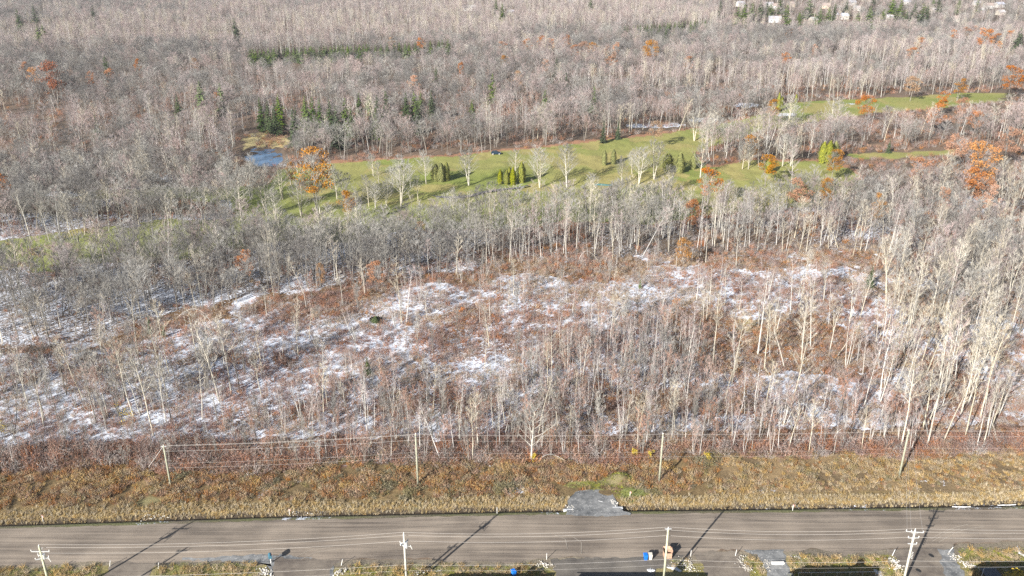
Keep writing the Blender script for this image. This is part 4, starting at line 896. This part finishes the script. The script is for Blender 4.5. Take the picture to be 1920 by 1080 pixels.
for (tx, ty, lb) in ((352, 1027, 'utility pole south of the road casting the left crossarm shadow'), (857, 1020, 'utility pole south of the road casting the middle crossarm shadow')):
    H = 12.0; k = H / math.tan(SUN_EL); g = G(tx, ty); g.x -= math.sin(SUN_AZ) * k; g.y -= math.cos(SUN_AZ) * k
    pole(g, H, M_POLE, lb, [(.4, .9, .1, (-1, 1)), (2.2, 1.0, -.1, (-1, 1))], 'utility poles behind the houses')
def wire(a, b_, sag, r_, label, group, wm=None):
    mb = MB(); n_ = 16; a = Vector(a); b_ = Vector(b_); pts = []
    for i in range(n_ + 1):
        t = i / n_; p = a.lerp(b_, t); p.z -= 4 * sag * t * (1 - t); pts.append(p)
    mb.tube(pts, [r_] * len(pts), 4); o = mb.build('power_line', wm or M_WIRE); tag(o, label, 'wire', group)
fp_ext = [FP[0] + Vector((-60, -1, 0))] + FP + [FP[3] + Vector((48, 1.2, 0))]
for i in range(1, len(fp_ext) - 1):
    a, b_ = fp_ext[i], fp_ext[i + 1]; seg = ['between the first and second', 'between the second and third', 'between the third and fourth', 'right of the fourth'][i - 1]
    for dz, nm, rr in ((-.0, 'top', .015), (1.0, 'upper middle', .015), (2.05, 'lower middle', .015), (6.2, 'low', .014), (7.3, 'lowest', .009)):
        if dz == 0: za = 11.3
        else: za = 11.3 - dz
        yo = .55 if 0 < dz < 3 else 0
        wire((a.x, a.y + yo, za), (b_.x, b_.y + yo, za), .75 if dz < 3 else .5, rr, '%s power line %s near-side poles' % (nm, seg), 'near-side power lines')
for xx in (-1.2, 1.15, -.6):
    wire((FP[3].x + xx, FP[3].y, 10.9), (RPp[3][0].x + xx * .4, RPp[3][0].y, RPp[3][1]), .4, .014, 'thin line crossing the road from the rightmost near pole to the thicket', 'lines crossing the road')
ra = [(RPp[i][0], RPp[i][1]) for i in range(4)] + [(RPp[3][0] + Vector((50, .8, 0)), RPp[3][1])]
for i in range(4):
    (a, ha), (b_, hb) = ra[i], ra[i + 1]; seg = ['between the first and second', 'between the second and third', 'between the third and fourth', 'right of the fourth'][i]
    for k, (dz, yo) in enumerate(((-.1, 0), (.35, .5), (.9, -.4), (3.8, 0), (4.8, 0))):
        wire((a.x, a.y + yo, ha - dz), (b_.x, b_.y + yo, hb - dz), .35, .013 if k < 3 else .009, '%s power line %s far-side poles' % (['top', 'second', 'third', 'fourth', 'lowest'][k], seg), 'far-side power lines', M_WIRED if i else M_WIRE)
b0, h0 = RPp[0]
wire((b0.x, b0.y, h0), (b0.x - 3.2, b0.y - .5, h0 - 4.2), 0, .03, 'pale guy wire slanting down from the leftmost far-side pole', 'guy wires')

# ------------------------------------------------------------------ roadside things
M_BIN = mat('blue plastic', (.015, .17, .62), .35, .06); M_BINW = mat('pale plastic', (.62, .58, .5), .5, .06); M_CARD = mat('cardboard', (.46, .30, .21), .8, .1); M_DARKP = mat('dark plastic', (.02, .02, .025), .5)
def wheelie(loc, rz, m, label, lid=None, s_=1.0):
    e = empty('wheeled_bin', loc, rz, s_); tag(e, label, 'bin', 'wheeled bins')
    b_ = MB(); b_.v = [(-.24, -.28, .06), (.24, -.28, .06), (.24, .28, .06), (-.24, .28, .06), (-.31, -.38, 1.0), (.31, -.38, 1.0), (.31, .36, 1.0), (-.31, .36, 1.0)]
    b_.f = [(3, 2, 1, 0), (0, 1, 5, 4), (1, 2, 6, 5), (2, 3, 7, 6), (3, 0, 4, 7), (4, 5, 6, 7)]; b_.m = [0] * 6; b_.build('body', m, e)
    L = MB(); L.v = [(-.34, -.42, 1.003), (.34, -.42, 1.003), (.34, .42, 1.003), (-.34, .42, 1.003), (-.30, -.36, 1.08), (.30, -.36, 1.08), (.30, .38, 1.13), (-.30, .38, 1.13)]
    L.f = list(b_.f); L.m = [0] * 6; L.build('lid', lid or m, e)
    for sx in (-1, 1):
        w = MB(); w.tube([(sx * .24, .34, .13), (sx * .30, .34, .13)], [.13, .13], 12); w.build('wheel', M_DARKP, e)
    h = MB(); h.tube([(-.25, .46, .98), (.25, .46, .98)], [.02, .02], 6); h.build('handle', M_DARKP, e)
ZR = .16
def R3(px, py, z=.05): p = G(px, py); p.z = z; return p
wheelie(R3(1210, 1050, .1), .1, M_BIN, 'bright blue wheeled bin beside the pale bin near the cardboard box', s_=1.0)
wheelie(R3(1219, 1049, .1), .0, M_BINW, 'short pale beige bin standing right of the blue bin', s_=.95)
wheelie(R3(963, 1080), .5, M_BIN, 'blue wheeled bin alone at the lower edge beside the house shadow', s_=1.0)
e = empty('cardboard_box', R3(1251, 1044, .1), .05); tag(e, 'big open cardboard box with raised flaps behind the third near pole', 'box')
b_ = MB(); w2, d2, h2 = .62, .55, 1.05
for a, c in (((-w2, -d2), (w2, -d2)), ((w2, -d2), (w2, d2)), ((w2, d2), (-w2, d2)), ((-w2, d2), (-w2, -d2))):
    dx, dy = c[0] - a[0], c[1] - a[1]; b_.box(((a[0] + c[0]) / 2, (a[1] + c[1]) / 2, h2 / 2), (abs(dx) + .03 if dx else .03, abs(dy) - .03 if dy else .03, h2))
b_.box((0, 0, .03), (w2 * 2 - .05, d2 * 2 - .05, .03)); b_.build('box_body', M_CARD, e)
for (p, q, n_) in (((-w2, -d2), (-w2, d2), (-.18, 0)), ((w2, -d2), (w2, d2), (.15, 0)), ((-w2, d2), (w2, d2), (0, .2))):
    f_ = MB(); top = h2 + .42
    f_.face(((p[0], p[1], h2), (q[0], q[1], h2), (q[0] + n_[0], q[1] + n_[1], top), (p[0] + n_[0], p[1] + n_[1], top)))
    fo = f_.build('flap', M_CARD, e); md = fo.modifiers.new('thick', 'SOLIDIFY'); md.thickness = .02
M_MB = mat('teal mailbox paint', (.06, .16, .22), .4, .1)
e = empty('mailbox', R3(508, 1056, .03), .35); tag(e, 'dark teal mailbox on a white post beside a driveway', 'mailbox')
p_ = MB(); p_.box((0, 0, .6), (.12, .12, 1.2)); p_.build('post', M_WHITE, e)
q_ = MB(); 
prof = [(-.28, 0), (.28, 0), (.28, .35), (.2, .52), (0, .6), (-.2, .52), (-.28, .35)]
f0 = [(x, -.45, 1.2 + z) for x, z in prof]; f1 = [(x, .45, 1.2 + z) for x, z in prof]; q_.face(f0); q_.face(f1[::-1])
for i in range(len(prof)): j = (i + 1) % len(prof); q_.face((f0[j], f0[i], f1[i], f1[j]))
q_.build('box', M_MB, e); fl = MB(); fl.box((.31, .1, 1.62), (.03, .08, .3)); fl.build('flag', mat('red paint', (.5, .05, .03), .5), e)
mk = [(206, 1062, 'white marker post left of the first driveway', 0, .25), (297, 1066, 'white marker post right of the first driveway', 0, .2), (640, 1060, 'white marker post at the right of the second driveway', 0, .25), (932, 962, 'thin pale marker post on the far road edge near pole shadow', 0, 0), (1025, 1049, 'thin marker post by the drive mouth above the stones', 0, 0),
      (1295, 1043, 'marker post between cardboard box and stony drive edge', 0, 0), (1379, 1042, 'white marker post left of the ringed lawn patch', 0, .05), (1673, 1042, 'slim marker post at the stones by the rightmost pole', 0, .25), (1779, 1036, 'thick white leaning marker at the right drive mouth', 0, .4),
      (81, 977, 'pink-topped marker post on the far road edge, leftmost', 1, 0), (543, 965, 'pink-topped marker post on the far road edge at the white stones', 1, 0), (1486, 957, 'pink-topped marker post on the far road edge, rightmost', 1, 0), (1181, 932, 'red and white marker post on the green patch beside gravel pad', 1, 0)]
M_PINK = mat('pink tape', (.62, .30, .28), .7, .1)
for (bx, by, lb, pk_, ln) in mk:
    e = empty('marker_post', R3(bx, by, .05), R.uniform(-.3, .3), 1.0, 0, ln); tag(e, lb, 'marker post', 'roadside marker posts')
    h = 1.15; a = MB(); a.tube([(0, 0, -.1), (0, 0, h)], [.05, .045], 8); a.build('post', M_WHITE, e)
    c = MB(); c.tube([(0, 0, h + .002), (0, 0, h + .10)], [.055, .05], 8); c.build('cap', M_PINK if pk_ else M_GALV, e)
    if pk_:
        c = MB(); c.box((.12, 0, h - .2), (.22, .015, .35)); c.build('ribbon', M_PINK, e)
# stones heaped at culvert ends
M_STONE = mat('pale stone', (.66, .63, .57), .85, .15, 3, rnd=.2, col2=(.42, .40, .37))
ico = [(-.53, 0, .85), (.53, 0, .85), (-.53, 0, -.85), (.53, 0, -.85), (0, .85, .53), (0, .85, -.53), (0, -.85, .53), (0, -.85, -.53), (.85, .53, 0), (-.85, .53, 0), (.85, -.53, 0), (-.85, -.53, 0)]
icf = [(0, 4, 1), (0, 9, 4), (9, 5, 4), (4, 5, 8), (4, 8, 1), (8, 10, 1), (8, 3, 10), (5, 3, 8), (5, 2, 3), (2, 7, 3), (7, 10, 3), (7, 6, 10), (7, 11, 6), (11, 0, 6), (0, 1, 6), (6, 1, 10), (9, 0, 11), (9, 11, 2), (9, 2, 5), (7, 2, 11)]
def heap(pts, n_, spread, size, label, seed):
    r = random.Random(seed); mb = MB(); P_ = [G(*p) for p in pts]
    n_ = int(n_ * .65); size *= .85
    for k in range(n_):
        t = r.random() * (len(P_) - 1); i = min(int(t), len(P_) - 2) if len(P_) > 1 else 0; c = P_[i].lerp(P_[i + 1], t - i) if len(P_) > 1 else P_[0]
        c = c + Vector((r.gauss(0, spread), r.gauss(0, spread * .8), 0)); s_ = size * r.uniform(.4, 1.3); o = len(mb.v); rz = r.uniform(0, 6)
        sx, sy, sz = s_ * r.uniform(.7, 1.2), s_ * r.uniform(.7, 1.2), s_ * r.uniform(.5, .9); zz = .04 + r.uniform(0, .12)
        for v in ico:
            x, y = v[0] * sx, v[1] * sy; mb.v.append((c.x + x * math.cos(rz) - y * math.sin(rz), c.y + x * math.sin(rz) + y * math.cos(rz), zz + v[2] * sz))
        mb.f += [tuple(q + o for q in f) for f in icf]; mb.m += [0] * 20
    tag(mb.build('stone_heap', M_STONE), label, 'stones', 'heaps of pale stones', 'stuff')
heap([(495, 1066), (497, 1080)], 90, .55, .17, 'heap of white stones right of the left lawn, under the mailbox', 1)
heap([(630, 1076), (648, 1068)], 60, .4, .16, 'small heap of white stones at the driveway right side, lower left', 2)
heap([(775, 1080), (800, 1068), (825, 1070)], 70, .45, .14, 'line of pale stones beside the middle pole shadows', 3)
heap([(1012, 1056), (1030, 1064)], 70, .5, .14, 'heap of stones at the lower middle beside the house shadow', 4)
heap([(1280, 1050), (1290, 1062), (1298, 1070)], 170, .7, .13, 'spread of pale stones right of the cardboard box', 5)
heap([(1255, 1062), (1268, 1068)], 40, .5, .13, 'small white stones left of the third pole shadow foot', 6)
heap([(1392, 1044), (1386, 1054), (1400, 1066), (1410, 1070)], 150, .4, .13, 'ring of pale stones round the small lawn patch', 7)
heap([(1670, 1048), (1676, 1058), (1684, 1068)], 190, .5, .15, 'heap of white stones just left of the rightmost near pole', 8)
heap([(1788, 1040), (1796, 1052), (1815, 1062), (1826, 1064)], 170, .45, .14, 'curved band of white stones at the right drive mouth', 9)
heap([(1436, 1052), (1440, 1066)], 50, .4, .12, 'few stones left of the concrete headwall', 10)
heap([(1488, 1044), (1500, 1048)], 50, .4, .10, 'scatter of white stones right of the concrete headwall', 11)
heap([(270, 971), (320, 968)], 60, .5, .12, 'white stones and snow in the ditch at left, far side', 12)
heap([(1064, 948), (1072, 956)], 60, .4, .12, 'stones at the left end of the gravel pad', 13)
heap([(1148, 938), (1154, 948)], 60, .35, .15, 'stones at the right end of the gravel pad', 14)
heap([(545, 964), (600, 966)], 24, .6, .10, 'scattered white stones in the ditch left of centre', 15)
heap([(1160, 889), (1172, 890)], 14, .3, .25, 'pale stones on top of the earth mound', 16)
# lingering snow lying in long drifts
M_SNOW = mat('old snow', (.72, .74, .77), .7, .05, 1.5, col2=(.42, .41, .40))
def drift(pts, w, seed, label):
    r = random.Random(seed); P_ = [G(*p) for p in pts]; mb = MB(); L = []; Rr = []; Mid = []
    n_ = 16
    for i in range(n_ + 1):
        t = i / n_ * (len(P_) - 1); k = min(int(t), len(P_) - 2); c = P_[k].lerp(P_[k + 1], t - k); d_ = (P_[k + 1] - P_[k]).normalized(); s_ = Vector((-d_.y, d_.x, 0)) * w * math.sin(math.pi * min(.98, max(.02, i / n_))) ** .5
        L.append(c - s_ * r.uniform(.5, 1.2)); Rr.append(c + s_ * r.uniform(.5, 1.2)); Mid.append(c)
    for i in range(n_):
        for A, B2, za, zb in ((L, Mid, .05, .17), (Mid, Rr, .17, .05)):
            mb.face(((A[i].x, A[i].y, za), (A[i + 1].x, A[i + 1].y, za), (B2[i + 1].x, B2[i + 1].y, zb), (B2[i].x, B2[i].y, zb)))
    tag(mb.build('snow_patch', M_SNOW, smooth=True), label, 'snow patch', 'patches of old snow', 'stuff')
drift([(1907, 1024), (1912, 1036), (1925, 1046)], .45, 1, 'narrow white snow strip on the right lawn')
drift([(1213, 1069), (1228, 1070)], .5, 2, 'small snow patch on the asphalt below the bins')
drift([(1250, 1064), (1266, 1066), (1278, 1072)], .45, 3, 'snow streak at the third near pole foot')
drift([(1638, 1068), (1648, 1074), (1650, 1090)], .5, 4, 'curved snow strip lying in the house shadow by the fence')
drift([(1122, 940), (1130, 942)], .3, 5, 'little snow patch on the gravel pad')
drift([(1785, 951), (1820, 951)], .16, 6, 'long snow strip on the far road edge, left one of two')
drift([(1870, 948), (1905, 947)], .14, 7, 'long snow strip on the far road edge, right one of two')
# culvert ends, concrete headwall, manhole covers
M_CONC = mat('pale concrete', (.70, .68, .64), .8, .08)
hb = MB(); hb.box((0, 0, .12), (2.1, .4, .34)); o = hb.build('headwall', M_CONC); o.location = R3(1458, 1057, .05); o.rotation_euler = (0, 0, .02); tag(o, 'white concrete headwall bar lying on the gravel shoulder', 'headwall')
def pipe(px, py, lb, rz=0):
    e = empty('culvert_pipe', G(px, py), rz); e.location.z = -.25; tag(e, lb, 'culvert pipe', 'culvert pipes'); a = MB(); sides = 16
    out = [(.42 * math.cos(t), .42 * math.sin(t)) for t in [2 * math.pi * k / sides for k in range(sides)]]; inn = [(.36 * x / .42, .36 * y / .42) for x, y in out]
    for k in range(sides):
        j = (k + 1) % sides
        a.face(((-.9, out[k][0], out[k][1]), (-.9, out[j][0], out[j][1]), (.9, out[j][0], out[j][1]), (.9, out[k][0], out[k][1])))
        a.face(((-.9, inn[j][0], inn[j][1]), (-.9, inn[k][0], inn[k][1]), (.9, inn[k][0], inn[k][1]), (.9, inn[j][0], inn[j][1])))
        for x in (-.9, .9): a.face(((x, out[k][0], out[k][1]), (x, out[j][0], out[j][1]), (x, inn[j][0], inn[j][1]), (x, inn[k][0], inn[k][1])))
    a.build('pipe', M_GALV, e, True)
pipe(1158, 952, 'galvanised culvert pipe end at the right side of the gravel pad'); pipe(1066, 956, 'galvanised culvert pipe end at the left side of the gravel pad')
for (px_, py_, lb) in ((1746, 1042, 'dark oval patch on the right drive, upper one'), (1722, 1070, 'dark oval patch on the right drive, lower one')):
    a = MB(); a.tube([(0, 0, 0), (0, 0, .05)], [.45, .42], 16); o = a.build('manhole_cover', mat('cast iron', (.03, .03, .03), .6, .1)); o.location = R3(px_, py_, .04); o.scale = (.75, 1.1, 1); o.rotation_euler = (0, 0, .5); tag(o, lb, 'manhole cover', 'manhole covers')
# wire fences on the house shadows
M_MESH = mat('dark fence mesh', (.05, .055, .06), .6)
def fence(pts, label, H=1.3, step=2.2):
    P_ = [G(*p) for p in pts]; e = empty('wire_fence', P_[0]); e.location.z = 0; tag(e, label, 'fence', 'wire fences'); O = Vector((P_[0].x, P_[0].y, 0))
    rail = MB(); wires = MB()
    for i in range(len(P_) - 1):
        a, b_ = P_[i] - O, P_[i + 1] - O; L = (b_ - a).length; n_ = max(1, round(L / step))
        rail.tube([(a.x, a.y, H), (b_.x, b_.y, H)], [.03, .03], 6)
        for k in range(n_ + (i == len(P_) - 2)):
            p = a.lerp(b_, k / n_); q = MB(); q.tube([(p.x, p.y, -.1), (p.x, p.y, H + .06)], [.035, .035], 6); q.build('post', M_GALV, e)
        m_ = int(L / .16)
        for k in range(m_):
            for s_ in (-1, 1):
                t0 = k / m_; t1 = min(1, max(0, t0 + s_ * (H / L))); f = abs(t1 - t0) / (H / L)
                p, q = a.lerp(b_, t0), a.lerp(b_, t1); wires.tube([(p.x, p.y, .03), (q.x, q.y, .03 + (H - .05) * f)], [.004, .004], 3, cap=False)
    rail.build('rail', M_GALV, e); wires.build('mesh', M_MESH, e)
fence([(1496, 1086), (1640, 1084)], 'galvanised wire fence in the house shadow at the lower right, left one')
fence([(1835, 1100), (1842, 1077), (1930, 1074)], 'galvanised wire fence corner beside the yellow shrub at far right')
e = empty('trampoline', R3(1856, 1080, .0)); tag(e, 'dark grey flat trampoline behind the corner fence at lower right', 'trampoline')
a = MB(); a.box((0, 0, .75), (2.6, 2.0, .05)); a.build('mat', mat('slate fabric', (.10, .11, .13), .8), e); 
for sx in (-1, 1):
    for sy in (-1, 1): a = MB(); a.tube([(sx * 1.25, sy * .95, -.05), (sx * 1.25, sy * .95, .72)], [.04, .04], 6); a.build('leg', M_GALV, e)
r = random.Random(9); e = empty('yellow_shrub', R3(1902, 1112, 0), 0, 1.75); tag(e, 'bright yellow-green leafy shrub at the lower right corner', 'shrub')
T = MB(); K = MB()
for k in range(9): a = r.uniform(0, 6.28); T.tube([(0, 0, -.1), (math.cos(a) * .9, math.sin(a) * .7, 1.5)], [.05, .02], 4, cap=False)
for k in range(22): a = r.uniform(0, 6.28); q = r.random() ** .5; leaf_clump(K, (math.cos(a) * q * 1.9, math.sin(a) * q * 1.2, 1.3 + r.uniform(-.5, .5)), (.55, .5, .4), 70, .1, r)
T.build('stem', M_GREY, e); K.build('foliage', M_YEL, e)
for i, (bx, by, hp, c) in enumerate([(238, 800, 42, 'Y'), (1000, 866, 16, 'Y'), (1190, 860, 16, 'Y'), (1218, 862, 18, 'Y'), (1330, 862, 20, 'Y'), (488, 862, 10, 'O'), (422, 812, 28, 'O'), (1070, 672, 28, 'O'), (780, 668, 20, 'O'), (790, 725, 10, 'O'), (75, 672, 12, 'O'), (12, 820, 30, 'Y'), (1190, 600, 18, 'O'), (865, 590, 12, 'O'), (1262, 585, 24, 'O')]):
    g = G(bx, by); Hm = hp / scale_at(g.y) / .87; e = empty('leafy_shrub', (g.x, g.y, float(Z(g.x, g.y)))); 
    tag(e, '%s %s-leaved shrub %s, %s' % ('tall' if hp > 24 else 'small', 'yellow' if c == 'Y' else 'orange', zonename(bx, by), sector(bx)), 'shrub', 'leafy shrubs in the thicket and clearing')
    r = random.Random(50 + i); T = MB(); K = MB(); Wd = max(.5, Hm * .35)
    for k in range(6): a = r.uniform(0, 6.28); T.tube([(0, 0, -.1), (math.cos(a) * Wd * .6, math.sin(a) * Wd * .6, Hm * .8)], [.03, .01], 4, cap=False)
    for k in range(9): a = r.uniform(0, 6.28); q = r.random(); leaf_clump(K, (math.cos(a) * q * Wd, math.sin(a) * q * Wd, Hm * r.uniform(.3, .95)), (Wd * .5, Wd * .5, Hm * .16), 22, .13, r)
    T.build('stem', M_GREY, e); K.build('foliage', M_YEL if c == 'Y' else M_OAK, e)
# dark car on the fairway edge
e = empty('parked_car', G(930, 290), .05); e.location.z = float(Z(e.location.x, e.location.y)) + .05; tag(e, 'dark blue car parked at the far edge of the golf fairway', 'car')
M_CAR = mat('dark blue paint', (.012, .03, .06), .25, .1, spec=.6); b_ = MB()
sec = [(-2.2, .35, .85), (-2.1, .3, 1.0), (-1.2, .3, 1.05), (1.2, .3, 1.05), (2.0, .3, .9), (2.25, .35, .7)]
def loft(mb, secs, hw):
    base = len(mb.v)
    for x, z0, z1 in secs:
        mb.v += [(x, -hw, z0), (x, -hw, z1 - .1), (x, -hw + .12, z1), (x, hw - .12, z1), (x, hw, z1 - .1), (x, hw, z0)]
    for i in range(len(secs) - 1):
        for k in range(6): j = (k + 1) % 6; mb.f.append((base + i * 6 + k, base + i * 6 + j, base + (i + 1) * 6 + j, base + (i + 1) * 6 + k)); mb.m.append(0)
    mb.f.append(tuple(base + k for k in range(6))); mb.f.append(tuple(base + (len(secs) - 1) * 6 + k for k in reversed(range(6)))); mb.m += [0, 0]
loft(b_, sec, .9); bo = b_.build('body', M_CAR, e)
c_ = MB(); loft(c_, [(-1.9, 1.0, 1.1), (-1.5, 1.0, 1.62), (.3, 1.0, 1.65), (1.1, 1.0, 1.1)], .78); c_.build('cabin', M_CAR, e)
for sy in (-1, 1):
    w = MB(); w.face([(x, sy * .79, z) for x, z in ((-1.45, 1.12), (.75, 1.12), (.25, 1.5), (-1.35, 1.5))][::sy]); w.build('side_window', M_GLASS, e)
    for sx in (-1.4, 1.4):
        w = MB(); w.tube([(sx, sy * .72, .34), (sx, sy * .93, .34)], [.34, .34], 14); wo = w.build('wheel', M_DARKP, e)
        w = MB(); w.tube([(sx, sy * .931, .34), (sx, sy * .945, .34)], [.22, .2], 12); w.build('rim', M_PORC, wo)
    w = MB(); w.box((2.22, sy * .6, .72), (.08, .3, .14)); w.build('headlight', M_WHITE, e)
g = G(1131, 346); a = MB(); n_ = 10
for i in range(n_):
    for j in range(3):
        f_ = lambda u, v: (u / n_ * 7 - 3.5, v / 3 * 2.4 - 1.2 + .4 * math.sin(u * .6), .15 + .35 * math.sin(math.pi * v / 3) * math.sin(math.pi * u / n_))
        a.face((f_(i, j), f_(i + 1, j), f_(i + 1, j + 1), f_(i, j + 1)))
o = a.build('tarp', mat('teal tarp', (.08, .20, .19), .5), smooth=True); o.location = (g.x, g.y, float(Z(g.x, g.y))); tag(o, 'crumpled teal tarp lying on the fairway below the cedar pair', 'tarp')

# ------------------------------------------------------------------ the air
hz = MB(); hz.box((0, 3000, 49), (9400, 7600, 104)); hm = bpy.data.materials.new('haze'); hm.use_nodes = True; hn = hm.node_tree.nodes
hn.remove(hn['Principled BSDF']); pv = hn.new('ShaderNodeVolumePrincipled'); pv.inputs['Color'].default_value = (.93, .95, 1, 1); pv.inputs['Density'].default_value = .00010; pv.inputs['Anisotropy'].default_value = .2
hm.node_tree.links.new(pv.outputs[0], hn['Material Output'].inputs['Volume']); tag(hz.build('haze', hm), 'thin pale haze over the woods', 'haze', kind='stuff')
